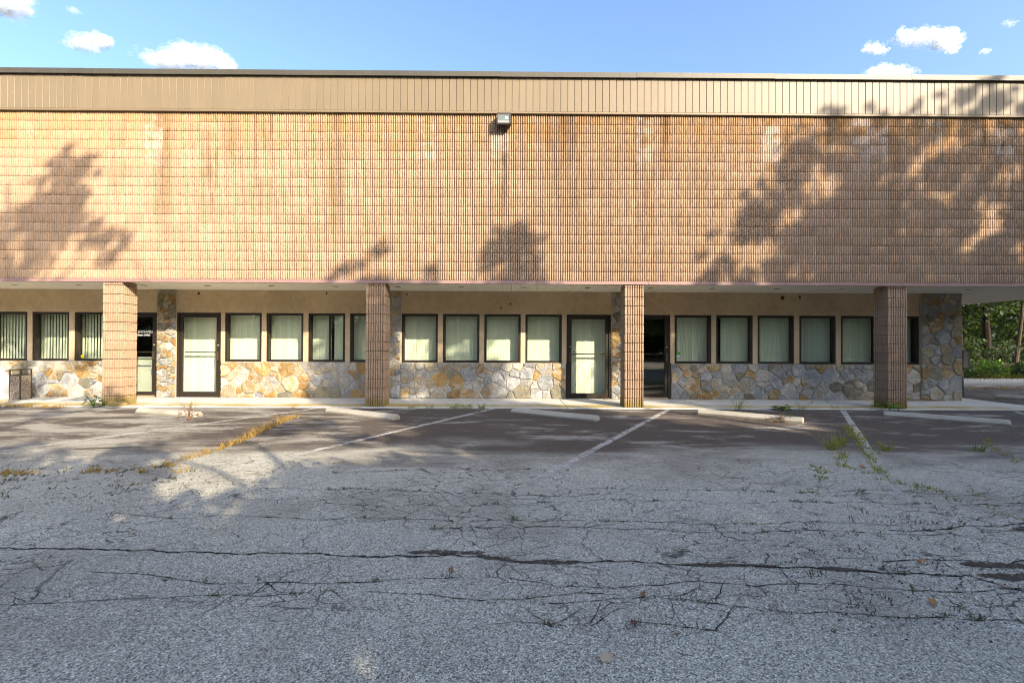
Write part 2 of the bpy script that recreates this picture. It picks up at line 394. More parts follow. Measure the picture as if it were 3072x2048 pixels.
M['white'] = simple('white_board', (0.52,0.52,0.49), 0.6, 0.3, 0.05, 3)
M['print'] = simple('white_vinyl_print', (0.85,0.85,0.83), 0.5)
M['green'] = simple('green_print', (0.05,0.42,0.02), 0.4); M['navy'] = simple('navy_print', (0.02,0.03,0.10), 0.4)
M['yellow'] = simple('yellow_print', (0.75,0.52,0.02), 0.4); M['sill'] = simple('threshold', (0.30,0.23,0.14), 0.6, 0.3, 0.2, 9)
M['walk'] = concrete_material('sidewalk_concrete', (0.50,0.485,0.44), True)
M['stop'] = concrete_material('wheel_stop_concrete', (0.36,0.335,0.275))
M['asphalt'] = asphalt_material(); M['paint'] = paint_material()
M['crack'] = simple('crack_dirt', (0.020,0.018,0.015), 0.95, 0.1, 0.4, 30)
def tar_material():
    g = G('crack_sealant', 0.95, 0.08); n = g.noise(70, 4, 0.75); b = g.noise(16, 4, 0.7)
    g.color(g.scale((0.080,0.064,0.050), g.math('ADD', 0.55, g.math('MULTIPLY', n, 0.9)))); g.bump(n, 0.008)
    tr = g.n('ShaderNodeBsdfTransparent'); mx = g.n('ShaderNodeMixShader'); g.l(g.step(g.math('ADD', g.math('MULTIPLY', n, 0.5), g.math('MULTIPLY', b, 0.6)), 0.45, 0.56), mx.inputs[0])
    g.l(tr.outputs[0], mx.inputs[1]); g.l(g.b.outputs[0], mx.inputs[2]); g.l(mx.outputs[0], g.out.inputs[0]); return g.m
M['tar'] = tar_material(); M['crumb'] = simple('asphalt_crumb', (0.06,0.05,0.042), 0.95, 0.1, 0.3, 30)
M['soil'] = simple('leafy_soil', (0.085,0.060,0.035), 0.95, 0.1, 0.5, 3, bump=0.03, bscale=20)
M['bark'] = simple('bark', (0.034,0.026,0.020), 0.95, 0.1, 0.5, 18, bump=0.03, bscale=30)
M['bark2'] = simple('pale_bark', (0.09,0.07,0.05), 0.95, 0.1, 0.4, 18, bump=0.02, bscale=30)
M['leaf'] = leaf_material('green_leaves', (0.020,0.046,0.012), (0.045,0.088,0.022))  # leaf greens darkened to stand in for shade inside the side wood
M['leaf2'] = leaf_material('dark_leaves', (0.012,0.029,0.010), (0.027,0.054,0.016))
M['weedleaf'] = leaf_material('weed_leaves', (0.07,0.15,0.012), (0.14,0.24,0.02))
M['grass'] = leaf_material('crack_grass_blades', (0.17,0.22,0.03), (0.28,0.29,0.05), 0.3, (0.36,0.29,0.10))
M['straw'] = leaf_material('golden_grass_blades', (0.30,0.19,0.04), (0.46,0.28,0.06), 0.35, (0.22,0.22,0.04))
M['moss'] = leaf_material('dull_grass_blades', (0.055,0.075,0.02), (0.10,0.11,0.035), 0.3, (0.15,0.105,0.04))
M['dead'] = leaf_material('dead_leaves', (0.17,0.075,0.03), (0.27,0.14,0.055), 0.2, (0.36,0.23,0.11))
M['tanleaf'] = simple('tan_leaf', (0.46,0.36,0.24), 0.7, 0.2, 0.2, 30); M['redleaf'] = simple('red_brown_leaf', (0.10,0.03,0.022), 0.5, 0.3, 0.3, 40)
M['orangeleaf'] = simple('orange_leaf', (0.42,0.18,0.05), 0.6, 0.2, 0.3, 40)
M['metal'] = simple('dark_brown_metal', (0.045,0.033,0.024), 0.5, 0.4, 0.2, 20)
M['agg'] = aggregate_material()
M['boxmetal'] = simple('grey_brown_metal', (0.20,0.175,0.145), 0.5, 0.4, 0.1, 6)
M['lens'] = simple('lamp_glass', (0.13,0.15,0.135), 0.08, 0.6, 0.12, 9)
M['lampin'] = simple('lamp_reflector', (0.27,0.28,0.26), 0.3, 0.5)
M['cloud'] = cloud_material('cloud_white', 0.22); M['cloudsoft'] = cloud_material('cloud_fringe', 0.06)
M['nest'] = simple('dried_mud', (0.055,0.040,0.028), 0.9)
M['black'] = simple('black_void', (0.012,0.011,0.010), 0.6)

# ------------------------------------------------------------------ ground
gm = MB()
xs = [-1500,-60,-20,20,60,1500]; ys = [-1500,-40,0,12,40,1500]
put('forest_floor', MB().add([(-2500,-2500,-0.012),(2500,-2500,-0.012),(2500,2500,-0.012),(-2500,2500,-0.012)], [(0,1,2,3)]), M['soil'])['kind'] = 'structure'
lot = MB().add([(-40,-14,0),(16,-14,0),(30,-14,0),(30,9.93,0),(16,9.93,0),(-40,9.93,0),(30,20.0,0),(16,20.0,0),(12.2,9.93,0),(12.2,20.0,0)],
               [(0,1,4,8,5),(1,2,3,4),(4,3,6,7),(8,4,7,9)])
put('parking_lot', lot, M['asphalt'])['kind'] = 'structure'
# sidewalk: separate slabs with open joints
walk = empty('sidewalk', (0, 10.7, 0), kind='structure')
jx = [-22,-17.5,-14.3,-11.2,-8.15,-5.1,-1.98,1.28,4.35,7.4,9.9,12.15]
for a, b in zip(jx[:-1], jx[1:]):
    put('slab', MB().bbox(a+0.004, b-0.004, 9.93+random.uniform(-0.006,0.006), 11.62, -0.05, 0.022+random.uniform(-0.002,0.002), 0.008), M['walk'], walk)
put('slab', MB().bbox(11.60, 12.15, 11.628, 30, -0.05, 0.021, 0.008), M['walk'], walk)
put('slab_joint', MB().box(-22, 12.14, 9.95, 11.61, -0.05, 0.004), M['crack'], walk)

def strip_mesh(pts, wfun, z, seg=0.06, jit=0.012, rs=RS):
    P = [Vector((p[0], p[1])) for p in pts]; out = []
    for a, b in zip(P[:-1], P[1:]):
        n = max(1, int((b-a).length/seg))
        for k in range(n): out.append(a + (b-a)*(k/n))
    out.append(P[-1])
    V = []; F = []; dy = 0
    for i, p in enumerate(out):
        d = (out[min(i+1,len(out)-1)] - out[max(i-1,0)]); d = d.normalized() if d.length > 0 else Vector((1,0))
        nrm = Vector((-d.y, d.x)); dy = dy*0.8 + rs.uniform(-1,1)*jit
        w = wfun(i/(len(out)-1))*rs.uniform(0.55,1.45)/2
        c = p + nrm*dy
        V += [(c.x+nrm.x*w, c.y+nrm.y*w, z), (c.x-nrm.x*w, c.y-nrm.y*w, z)]
    F = [(2*i, 2*i+1, 2*i+3, 2*i+2) for i in range(len(out)-1)]
    return V, F

# painted stall lines
for (a, b) in (((-8.0,9.85),(-10.6,5.9)), ((-4.10,9.90),(-6.55,5.75)), ((-0.33,9.90),(-3.10,4.95)), ((3.43,9.82),(0.20,4.55)), ((7.20,9.78),(3.55,4.10)), ((10.95,9.80),(8.0,5.2))):
    d = (Vector(b)-Vector(a)); nrm = Vector((-d.y, d.x)).normalized()*0.052
    n = 40; V = []
    for k in range(n+1):
        p = Vector(a)+d*(k/n); e1 = random.uniform(0.9,1.08); e2 = random.uniform(0.9,1.08)
        V += [(p.x+nrm.x*e1, p.y+nrm.y*e1, 0.004), (p.x-nrm.x*e2, p.y-nrm.y*e2, 0.004)]
    put('stall_line', MB().add(V, [(2*k,2*k+1,2*k+3,2*k+2) for k in range(n)]), M['paint'])['kind'] = 'structure'

# cracks: one long joint and its sealed stretches, then a web of thinner ones
S = EYE/1.42
main = [(-4.2,3.16),(-3.485,3.147),(-3.067,3.154),(-2.398,3.117),(-1.648,3.098),(-1.005,3.067),(-0.674,3.068),(-0.15,3.055),(0.078,2.994),(0.893,2.977),(0.968,2.962),(1.565,2.938),(2.142,2.899),(2.344,2.841),(2.865,2.823),(3.05,2.60),(3.6,2.35)]
main = [(x*S, y*S) for x, y in main]
cm = MB(); cm.add(*strip_mesh(main, lambda t: 0.012*(0.55+0.9*RS.rand()), 0.0035, 0.03, 0.012))
def wander(x0, y0, x1, y1, amp, n=14):
    pts = []; off = 0
    for k in range(n+1):
        t = k/n; off += RS.uniform(-1,1)*amp*0.45; off *= 0.86
        pts.append((x0+(x1-x0)*t + RS.uniform(-1,1)*amp*0.2, y0+(y1-y0)*t+off))
    return pts
lats = []
for (x0, y0, x1, y1, w) in ((-4.0,2.74,3.4,2.62,0.009),(-3.3,2.53,1.2,2.50,0.008),(0.2,2.50,3.2,2.22,0.008),(-4.4,3.42,0.2,3.36,0.010),(-0.6,3.46,4.2,3.34,0.010),
                          (-3.2,3.78,3.6,3.70,0.010),(-1.6,4.05,4.6,3.95,0.010),(-2.4,4.45,1.1,4.40,0.011),(0.6,4.36,5.2,4.22,0.011),(-1.9,4.98,0.9,4.96,0.012),(1.9,4.62,5.4,4.85,0.012),
                          (-5.4,4.05,-2.2,3.95,0.010),(-4.6,5.02,-3.7,5.3,0.012),(-3.6,5.35,-1.9,5.45,0.012),(-0.2,2.28,1.0,2.27,0.006),(2.9,3.50,4.3,3.58,0.018),(2.4,2.9,3.6,2.86,0.016)):
    if RS.rand() < 0.25: continue
    p = wander(x0, y0, x1, y1, 0.17, max(6, int(abs(x1-x0)/0.28))); lats.append(p)
    i0 = 0
    while i0 < len(p)-2:
        i1 = min(len(p)-1, i0+RS.randint(3,9))
        cm.add(*strip_mesh(p[i0:i1+1], lambda t, w=w: w*(0.22+RS.rand()*0.62), 0.0032, 0.035, 0.008)); i0 = i1 + (RS.rand() < 0.4)
for k in range(70):
    p = lats[RS.randint(len(lats))]; q = p[RS.randint(len(p))]
    a = RS.choice([-1,1])*RS.uniform(0.6,2.2); L = RS.uniform(0.15,0.55)
    x1, y1 = q[0]+L*math.cos(a)*1.3, q[1]+L*math.sin(a)*0.7
    if not (2.3 < y1 < 5.3): continue
    cm.add(*strip_mesh(wander(q[0], q[1], x1, y1, 0.05, 6), lambda t: 0.0055*(1.1-t*0.8), 0.003, 0.03, 0.005))
put('pavement_cracks', cm, M['crack'])['kind'] = 'stuff'
tm = MB()
for pts, w in (([(-0.68,3.055),(-0.45,3.062),(-0.15,3.06)], 0.060), ([(-0.22,3.02),(-0.14,2.99),(0.06,2.955)], 0.045), ([(0.05,2.93),(0.25,2.93),(0.45,2.918)], 0.045),
               ([(1.10,2.905),(1.4,2.895),(1.7,2.878)], 0.04), ([(1.95,2.865),(2.1,2.85),(2.2,2.835)], 0.045), ([(2.86,2.775),(3.1,2.735),(3.5,2.69)], 0.085), ([(2.9,2.91),(3.2,2.875),(3.6,2.84)], 0.075),
               ([(3.85,3.46),(4.1,3.47),(4.4,3.45)], 0.12)):
    pp = [(x, y) for x, y in pts]
    tm.add(*strip_mesh(pp, lambda t, w=w: w*(0.25+0.75*math.sin(math.pi*min(1,max(0,t)))**0.35), 0.006, 0.03, 0.006))
put('crack_sealant', tm, M['tar'])['kind'] = 'structure'

# ------------------------------------------------------------------ the building
BX, BX1 = -18.0, 14.70
ZS, ZT, ZB, ZF, ZC = 2.735, 2.725, 2.800, 6.460, 7.245      # soffit, lintel foot, block foot, fascia foot, coping foot
YF, YS = 10.0, 11.6                                           # upper face, storefront face
bld = empty('office_building', (0, 11.0, 0), 'long tan block commercial building over a recessed stone and glass ground floor', 'building')
put('upper_core', MB().box(BX, BX1, 10.052, 34, ZS+0.10, 7.20).box(BX, BX1-0.2, 10.031, 33, 7.2, 7.22), M['mortar'], bld)

def rib_block(seed):
    rs = np.random.RandomState(seed); n = 8; W = BP-0.0012; H = BR-0.0055; p = W/n
    prof = []
    for i in range(n):
        g = 0.0140
        prof += [(i*p+0.0005, 0.038, 0), (i*p+g, 0.038, 0), (i*p+g+0.004, 0.003, 1), (i*p+p*0.62, 0.0, 2), (i*p+p-0.004, 0.003, 1)]
    prof.append((W, 0.038, 0))
    zs = [(0.0, 1), (0.001, 0.12), (0.006, 0), (H*0.35, 0), (H*0.66, 0), (H-0.006, 0), (H-0.001, 0.12), (H, 1)]
    V = np.zeros((len(zs), len(prof), 3), np.float32)
    ribj = rs.uniform(-0.0035, 0.0035, n); wob = rs.uniform(-0.0022, 0.0022, (len(zs), len(prof)))
    dep = rs.uniform(-0.0045, 0.004, (len(zs), len(prof)))
    for k, (z, inset) in enumerate(zs):
        for j, (x, y, t) in enumerate(prof):
            yy = y + (0.038-y)*inset; xx = x
            if t and inset < 1: yy += dep[k, j]*(1-inset) + ribj[min(j//5, n-1)]*0.7; xx += wob[k, j]
            V[k, j] = (xx, yy, z)
    m = len(prof); F = [(k*m+j, k*m+j+1, (k+1)*m+j+1, (k+1)*m+j) for k in range(len(zs)-1) for j in range(m-1)]
    return V.reshape(-1, 3), np.array(F, np.int32)
VARS = [rib_block(100+i) for i in range(10)]
VMESH = []
for V, F in VARS:
    me = np_mesh('block', V, F); me.materials.append(M['block']); VMESH.append(me)
wall = empty('upper_wall', (0, 10, ZB), parent=bld)
put('mortar_backing', MB().box(BX, BX1-0.01, 10.031, 10.049, ZB-0.01, ZF+0.05), M['mortar'], wall)
k0 = int(math.floor((BX-BX0)/BP))+1; k1 = int((BX1-BX0)/BP)
cells = [(i, j) for i in range(k0, k1) for j in range(18)]
cells.sort(key=lambda c: (BX0+(c[0]+0.5)*BP)**2 + (ZB+(c[1]+0.5)*BR-EYE)**2)
mi = parent_inv(wall); sv, sf, so = [], [], 0
for q, (i, j) in enumerate(cells):
    v = RS.randint(len(VARS)); loc = (BX0+i*BP+0.0006, YF+RS.uniform(-0.003,0.003), ZB+j*BR+0.0027)
    if q < 245:
        o = bpy.data.objects.new('block', VMESH[v]); COL.objects.link(o); o.parent = wall; o.matrix_parent_inverse = mi; o.location = loc
    else:
        V, F = VARS[v]; sv.append(V+np.array(loc, np.float32)); sf.append(F+so); so += len(V)
me = np_mesh('outer_blocks', np.concatenate(sv), np.concatenate(sf)); me.materials.append(M['block'])
put('outer_blocks', me, None, wall)['kind'] = 'stuff'

# lintel trim under the blocks, fascia and coping over them
for a, b in zip([-18,-15.1,-9.05,-3.0,-0.95,3.05,6.6,9.4], [-15.1,-9.05,-3.0,-0.95,3.05,6.6,9.4,BX1+0.01]):
    put('lintel_trim', MB().box(a+0.002, b-0.002, 9.976, 10.06, ZT, ZB-0.004).box(a+0.002, b-0.002, 10.061, 10.075, ZS-0.001, ZS+0.03), M['trim'], bld)
fas = empty('fascia', (0, 9.97, ZF), parent=bld)
put('backing', MB().box(BX, BX1, 9.972, 10.049, ZF+0.052, ZC+0.06), M['seam'], fas)
put('foot_rail', MB().bbox(BX, BX1+0.01, 9.945, 10.02, ZF, ZF+0.045, 0.004), M['panel'], fas)
pw = 0.1528
pan = MB().bbox(0.0035, pw-0.0035, 0, 0.022, 0, ZC-ZF-0.05, 0.004).mesh('panel'); pan.materials.append(M['panel'])
mi = parent_inv(fas)
for k in range(int((BX1-BX)/pw)):
    o = bpy.data.objects.new('panel', pan); COL.objects.link(o); o.parent = fas; o.matrix_parent_inverse = mi
    o.location = (BX+k*pw, 9.950+random.uniform(-0.0015,0.0015), ZF+0.047); o.rotation_euler = (random.uniform(-0.001,0.001), 0, random.uniform(-0.006,0.006))
cj = [-18.3,-15.3,-12.3,-9.28,-6.247,-3.211,-0.215,2.782,5.79,8.838,11.86,14.78]
for k, (a, b) in enumerate(zip(cj[:-1], cj[1:])):
    dz = random.uniform(-0.006, 0.006); t = random.uniform(-0.0015,0.0015)
    m = MB(); m.box(a-0.03, b-0.004, 9.905-0.004*(k%2), 10.4, ZC+0.004+dz, ZC+0.112+dz); m.box(a-0.03, b-0.004, 9.893-0.004*(k%2), 9.904-0.004*(k%2), ZC-0.006+dz, ZC+0.020+dz)
    put('coping', m, M['coping'], bld)

# soffit planks across the recess and the plain soffit of the side overhang
sof = empty('soffit', (0, 10.8, ZS), parent=bld)
pk = 0.205; pm = MB().bbox(0.0025, pk-0.0025, 0, 1.525, 0, 0.018, 0.003).mesh('plank'); pm.materials.append(M['soffit']); mi = parent_inv(sof)
for k in range(int((11.55-BX)/pk)):
    o = bpy.data.objects.new('plank', pm); COL.objects.link(o); o.parent = sof; o.matrix_parent_inverse = mi
    o.location = (BX+k*pk, 10.078, ZS+0.010+random.uniform(0,0.0015))
put('plank_backing', MB().box(BX, 11.56, 10.08, 11.70, ZS+0.030, ZS+0.09), M['seam'], sof)
put('side_panel', MB().box(11.565, BX1-0.01, 10.078, 33.9, ZS+0.012, ZS+0.09), M['soffit'], sof)
for x in (-14.55,-13.07,-11.59,-10.08,-8.57,-7.09,-5.595,-4.09,-2.63,-1.147,0.335,1.828,3.312,4.78,6.315,7.835,9.33,10.85):
    r = 0.073; m = MB()
    m.loft([[(x+rr*math.cos(t), 10.70+rr*math.sin(t), z) for t in [2*math.pi*i/20 for i in range(20)]] for rr, z in ((r*1.16, ZS+0.009),(r*1.12, ZS+0.003),(r*0.96, ZS+0.003))], cap=False)
    o = put('recessed_light', m, M['soffit'], sof)
    c = MB(); c.loft([[(x+rr*math.cos(t), 10.70+rr*math.sin(t), z) for t in [2*math.pi*i/20 for i in range(20)]] for rr, z in ((r*0.965, ZS+0.004),(r*0.5, ZS+0.0045),(0.004, ZS+0.0045))], cap=True)
    put('can_opening', c, M['black'], sof)

# storefront: openings measured along the wall
PIERS = [(-8.935,-8.462), (-3.238,-2.772), (2.605,3.000), (10.505,11.54)]
DOORS = [(-10.037,-8.956), (-8.455,-7.335), (1.455,2.590), (3.010,4.109)]
WINS = [(-14.21,-13.29),(-13.147,-12.227),(-12.103,-11.174),(-11.040,-10.113),(-7.234,-6.301),(-6.183,-5.245),(-5.119,-4.184),(-4.062,-3.240),(-2.749,-1.826),(-1.699,-0.767),(-0.645,0.285),(0.404,1.336),
        (4.219,5.161),(5.282,6.222),(6.346,7.284),(7.415,8.355),(8.484,9.428),(9.574,10.500)]
ZW0, ZW1, ZD = 0.930, 2.168, 2.163
sw = MB()
sw.box(BX, 10.503, YS, 11.78, 2.170, ZS+0.009)
ops = sorted([(a,b,'w') for a,b in WINS]+[(a,b,'d') for a,b in DOORS]+[(a,b,'p') for a,b in PIERS])
prev = BX
for a, b, t in ops:
    if a-prev > 0.004: sw.box(prev+0.0005, a-0.0005, YS, 11.78, ZW0+0.002, 2.1695)
    prev = b
put('stucco_wall', sw, M['stucco'], bld)
put('interior', MB().box(BX, 11.45, 15.5, 15.6, 0, 2.8).box(BX, BX+0.1, 11.79, 15.49, 0, 2.8).box(11.30, 11.40, 11.79, 15.49, 0, 2.8).box(BX, 11.45, 11.79, 15.49, -0.04, 0.012).box(BX, 11.45, 11.79, 15.49, 2.80, 2.83), M['inside'], bld)
put('side_wall', MB().box(11.41, 11.50, 11.80, 33, 0, ZS+0.02), M['stucco'], bld)

def stone_wall(name, x0, x1, z0, z1, rust, wide=0.44, ret=False, y0=YS-0.012, depth=(0.010,0.042)):
    w = empty(name, ((x0+x1)/2, YS, z0), parent=bld)
    m = MB().box(x0, x1, y0, YS+0.175, z0, z1)
    put('mortar', m, M['smortar'], w)
    pts = []
    for rad, tries in ((wide*0.50, 15), (wide*0.36, 60), (wide*0.25, 260), (wide*0.15, 260)):
        for _ in range(int(tries*(x1-x0)*(z1-z0)/1.2)):
            p = (random.uniform(x0+0.02, x1-0.02), random.uniform(z0+0.02, z1-0.02), rad*random.uniform(0.85, 1.1))
            if all(math.hypot((p[0]-q[0])*0.92, (p[1]-q[1])*1.12) > 0.86*(p[2]+q[2]) for q in pts): pts.append(p)
    for p in pts:
        poly = [(x0+0.004,z0+0.004),(x1-0.004,z0+0.004),(x1-0.004,z1-0.006),(x0+0.004,z1-0.006)]
        for q in pts:
            if q is p: continue
            dx, dz = q[0]-p[0], q[1]-p[1]
            L = math.hypot(dx, dz)
            if L < 1e-6: continue
            k = (q[0]**2+q[1]**2-p[0]**2-p[1]**2+0.6*(p[2]**2-q[2]**2))/2 - random.uniform(0.004,0.009)*L
            out = []
            for a, b in zip(poly, poly[1:]+poly[:1]):
                da = a[0]*dx+a[1]*dz-k; db = b[0]*dx+b[1]*dz-k
                if da <= 0: out.append(a)
                if (da < 0) != (db < 0) and da != db:
                    t = da/(da-db); out.append((a[0]+(b[0]-a[0])*t, a[1]+(b[1]-a[1])*t))
            poly = out
            if len(poly) < 3: break
        if len(poly) < 3: continue
        cx = sum(a for a,_ in poly)/len(poly); cz = sum(b for _,b in poly)/len(poly)
        # round the corners, roughen the outline
        rp = []
        for a, b in zip(poly, poly[1:]+poly[:1]):
            L = math.hypot(b[0]-a[0], b[1]-a[1])
            if L < 0.03: rp.append(((a[0]+b[0])/2, (a[1]+b[1])/2)); continue
            t = min(0.3, 0.013/L); rp.append((a[0]+(b[0]-a[0])*t, a[1]+(b[1]-a[1])*t))
            ns = int(L/0.055)
            for q in range(1, ns):
                u = t+(1-2*t)*q/ns; rp.append((a[0]+(b[0]-a[0])*u+random.uniform(-0.008,0.008), a[1]+(b[1]-a[1])*u+random.uniform(-0.008,0.008)))
            rp.append((b[0]+(a[0]-b[0])*t, b[1]+(a[1]-b[1])*t))
        d = random.uniform(*depth); tx, tz = random.uniform(-0.05,0.05), random.uniform(-0.05,0.05)
        def ring(ins, dep):
            o = []
            for a, b in rp:
                L = max(1e-4, math.hypot(a-cx, b-cz)); s = max(0.2, (L-ins)/L)
                x = min(max(cx+(a-cx)*s, x0), x1); z = min(max(cz+(b-cz)*s, z0), z1)
                yy = y0 - dep + ((x-cx)*tx + (z-cz)*tz + random.uniform(-0.003,0.003))*(1 if dep > 0.01 else 0)
                o.append((x, yy, z))
            return o
        mb = MB(); r3 = [ring(0,-0.004), ring(0.003, d*0.6), ring(0.017, d)]
        mb.loft(r3, cap=False); n = len(rp); o = len(mb.v)
        mid = [((a[0]+cx)/2+random.uniform(-0.01,0.01), a[1]-random.uniform(-0.002,0.009), (a[2]+cz)/2) for a in r3[2]]
        mb.v += mid; mb.v.append((cx, y0-d-random.uniform(0,0.008), cz)); b0 = o-n
        for i in range(n):
            j = (i+1)%n; mb.f.append((b0+i, b0+j, o+j, o+i)); mb.f.append((o+i, o+j, o+n))
        r = random.random(); rr = rust(cx) if callable(rust) else rust
        mt = M['stone'][3] if r < rr*0.55 else M['stone'][2] if r < rr else random.choice([M['stone'][0], M['stone'][0], M['stone'][1], M['stone'][1], M['stone'][5], M['stone'][4]])
        st = put('stone', mb, mt, w)
    return w
stone_wall('stone_wainscot', -16.0, -10.060, 0.018, 0.928, 0.42)
stone_wall('stone_wainscot', -7.315, -3.240, 0.018, 0.928, lambda x: 0.85 if x < -5.2 else 0.28)
stone_wall('stone_wainscot', -2.770, 1.436, 0.018, 0.928, lambda x: 0.42 if x < -2 or x > 0.6 else 0.22)
stone_wall('stone_wainscot', 4.130, 10.503, 0.018, 0.928, lambda x: 0.40 if x < 5.6 else 0.20)
stone_wall('stone_pier', *PIERS[0], 0.018, ZS+0.008, 0.5, 0.26, depth=(0.02,0.05))
stone_wall('stone_pier', *PIERS[1], 0.018, ZS+0.008, 0.35, 0.34)
stone_wall('stone_pier', *PIERS[2], 0.018, ZS+0.008, 0.25, 0.28)
stone_wall('stone_pier', 10.506, 11.54, 0.018, ZS+0.008, 0.33, 0.42, y0=YS-0.05)

def frame_mb(x0, x1, y0, y1, z0, z1, l, r, b, t):
    m = MB(); m.bbox(x0, x0+l, y0, y1, z0, z1, 0.003); m.bbox(x1-r, x1, y0, y1, z0, z1, 0.003)
    m.bbox(x0+l+0.0005, x1-r-0.0005, y0+0.003, y1, z0, z0+b, 0.003); m.bbox(x0+l+0.0005, x1-r-0.0005, y0+0.003, y1, z1-t, z1, 0.003); return m
slat_meshes = {}
def blinds(win, x0, x1, z0, z1, y, style):
    sp = 0.079; n = int((x1-x0)/sp)+1
    for k in range(n):
        xc = x0+sp*(k+0.5)
        if xc > x1-0.01: break
        fx = (k+0.5)/n
        if style == 'gap_mid' and 0.50 < fx < 0.60: continue
        if style == 'gap_left' and fx < 0.27: continue
        ang = {'open': R(-random.uniform(13,24)), 'part': R(-random.uniform(9,20))}.get(style, R(random.uniform(3,10)))
        if style == 'sheer': ang = R(random.uniform(1,4))
        h = 0.0445; c, s = math.cos(ang), math.sin(ang); cv = 0.006
        pts = [(-h, 0), (-h/2, -cv*0.8), (0, -cv), (h/2, -cv*0.8), (h, 0)]
        V = []
        for z in (z0, z1):
            for a, b in pts: V.append((xc+a*c-b*s, y+a*s+b*c, z))
        put('blind_slat', MB().add(V, [(i, i+1, i+6, i+5) for i in range(4)]), M['blind'], win)
styles = {0:'part',1:'open',2:'open',3:'open',6:'gap_mid',13:'gap_left',4:'sheer',5:'sheer',7:'sheer'}
WOBJ = []
for k, (a, b) in enumerate(WINS):
    w = empty('window', ((a+b)/2, YS, ZW0), parent=bld); WOBJ.append(w)
    put('frame', frame_mb(a, b, 11.615, 11.745, ZW0+0.003, ZW1, 0.058, 0.058, 0.052, 0.056), M['bronze'], w)
    put('pane', MB().box(a+0.05, b-0.05, 11.690, 11.696, ZW0+0.045, ZW1-0.05), M['glass'], w)
    if k == 6: put('meeting_bar', MB().bbox(a+0.50, a+0.545, 11.66, 11.72, ZW0+0.056, ZW1-0.057, 0.003), M['bronze'], w)
    blinds(w, a-0.07, b+0.075, ZW0+0.02, ZW1+0.02, 11.885, styles.get(k, 'shut'))
    put('blind_rail', MB().box(a-0.07, b+0.07, 11.84, 11.93, ZW1+0.022, ZW1+0.07), M['blind'], w)
def disc(x, z, r, y, n=20): return MB().add([(x+r*math.cos(2*math.pi*i/n), y, z+r*math.sin(2*math.pi*i/n)) for i in range(n)], [tuple(range(n))])
def quad(x0, x1, z0, z1, y): return MB().add([(x0,y,z0),(x1,y,z0),(x1,y,z1),(x0,y,z1)], [(0,1,2,3)])
put('sticker', disc(-10.91, 1.045, 0.045, 11.687), M['yellow'], WOBJ[3])
put('sticker', quad(4.295, 4.385, 1.150, 1.228, 11.687), M['green'], WOBJ[12])
put('sticker', quad(4.297, 4.383, 1.075, 1.148, 11.687), M['print'], WOBJ[12])
put('sticker_print', quad(4.297, 4.383, 1.062, 1.074, 11.687), M['navy'], WOBJ[12])
put('sticker_print', disc(4.320, 1.112, 0.011, 11.684), M['navy'], WOBJ[12])
put('sticker_print', quad(4.340, 4.372, 1.105, 1.119, 11.684), M['navy'], WOBJ[12])

def text_mesh(s, size, x, z, y, bold=0.0):
    cu = bpy.data.curves.new('lettering', 'FONT'); cu.body = s; cu.size = size; cu.extrude = 0.0; cu.offset = bold; cu.resolution_u = 3
    ob = bpy.data.objects.new('tmp_text', cu); COL.objects.link(ob)
    dg = bpy.context.evaluated_depsgraph_get(); me = bpy.data.meshes.new_from_object(ob.evaluated_get(dg))
    bpy.data.objects.remove(ob); me.transform(Matrix.Translation((x, y, z)) @ Matrix.Rotation(R(90), 4, 'X')); me.name = 'lettering'; return me

def door(k, a, b, hinge_left, dark):
    d = empty('glass_door', ((a+b)/2, YS, 0.02), parent=bld)
    jw = 0.050; st = 0.080
    put('frame', MB().bbox(a, a+jw, 11.610, 11.745, 0.022, ZD, 0.003).bbox(b-jw, b, 11.610, 11.745, 0.022, ZD, 0.003).bbox(a+jw+0.0005, b-jw-0.0005, 11.613, 11.745, ZD-0.055, ZD, 0.003), M['bronze'], d)
    zb = 0.05 if not dark else 0.085
    put('leaf', frame_mb(a+jw+0.004, b-jw-0.004, 11.632, 11.676, zb-0.015, ZD-0.059, st, st, 0.125 if not dark else 0.085, 0.052), M['bronze'], d)
    put('threshold', MB().bbox(a+jw+0.001, b-jw-0.001, 11.606, 11.745, 0.012, zb-0.02, 0.003), M['sill' if dark else 'metal'], d)
    x0, x1 = a+jw+st, b-jw-st
    put('pane', MB().box(x0-0.006, x1+0.006, 11.651, 11.657, zb+0.06, ZD-0.105), M['glass'], d)
    bar = MB(); bar.box(x0, x1, 11.722, 11.748, 1.150, 1.176); put('push_bar', bar, M['metal'], d)
    hx = b-jw-st+0.012 if hinge_left else a+jw+0.016
    put('handle', MB().bbox(hx, hx+0.058, 11.592, 11.631, 0.96, 1.185, 0.006), M['metal'], d)
    lx = hx+0.035; lk = MB()
    lk.loft([[(lx+r*math.cos(t), y, 1.345+r*math.sin(t)) for t in [2*math.pi*i/14 for i in range(14)]] for r, y in ((0.019,11.631),(0.019,11.620),(0.008,11.618))]); put('lock', lk, M['lampin'], d)
    hg = a+0.03 if hinge_left else b-0.055
    for z in (0.28, 1.85): put('hinge', MB().bbox(hg, hg+0.022, 11.596, 11.609, z, z+0.15, 0.003), M['bronze'], d)
    if not dark: blinds(d, a-(0.28 if k == 1 else 0.02), b+(0.22 if k == 2 else 0.06), 0.04, ZD+0.02, 11.93, 'sheer' if k == 1 else 'shut')
    return d
D = [door(0, *DOORS[0], True, True), door(1, *DOORS[1], True, False), door(2, *DOORS[2], False, False), door(3, *DOORS[3], True, True)]
tx = text_mesh('ENTRANCE', 0.078, -9.475, 1.655, 11.648, 0.0022); tx.materials.append(M['print']); put('lettering', tx, None, D[0])
tx = text_mesh('Drew, D.M.D.', 0.058, -9.485, 1.575, 11.648, 0.0012); tx.materials.append(M['print']); put('lettering', tx, None, D[0])
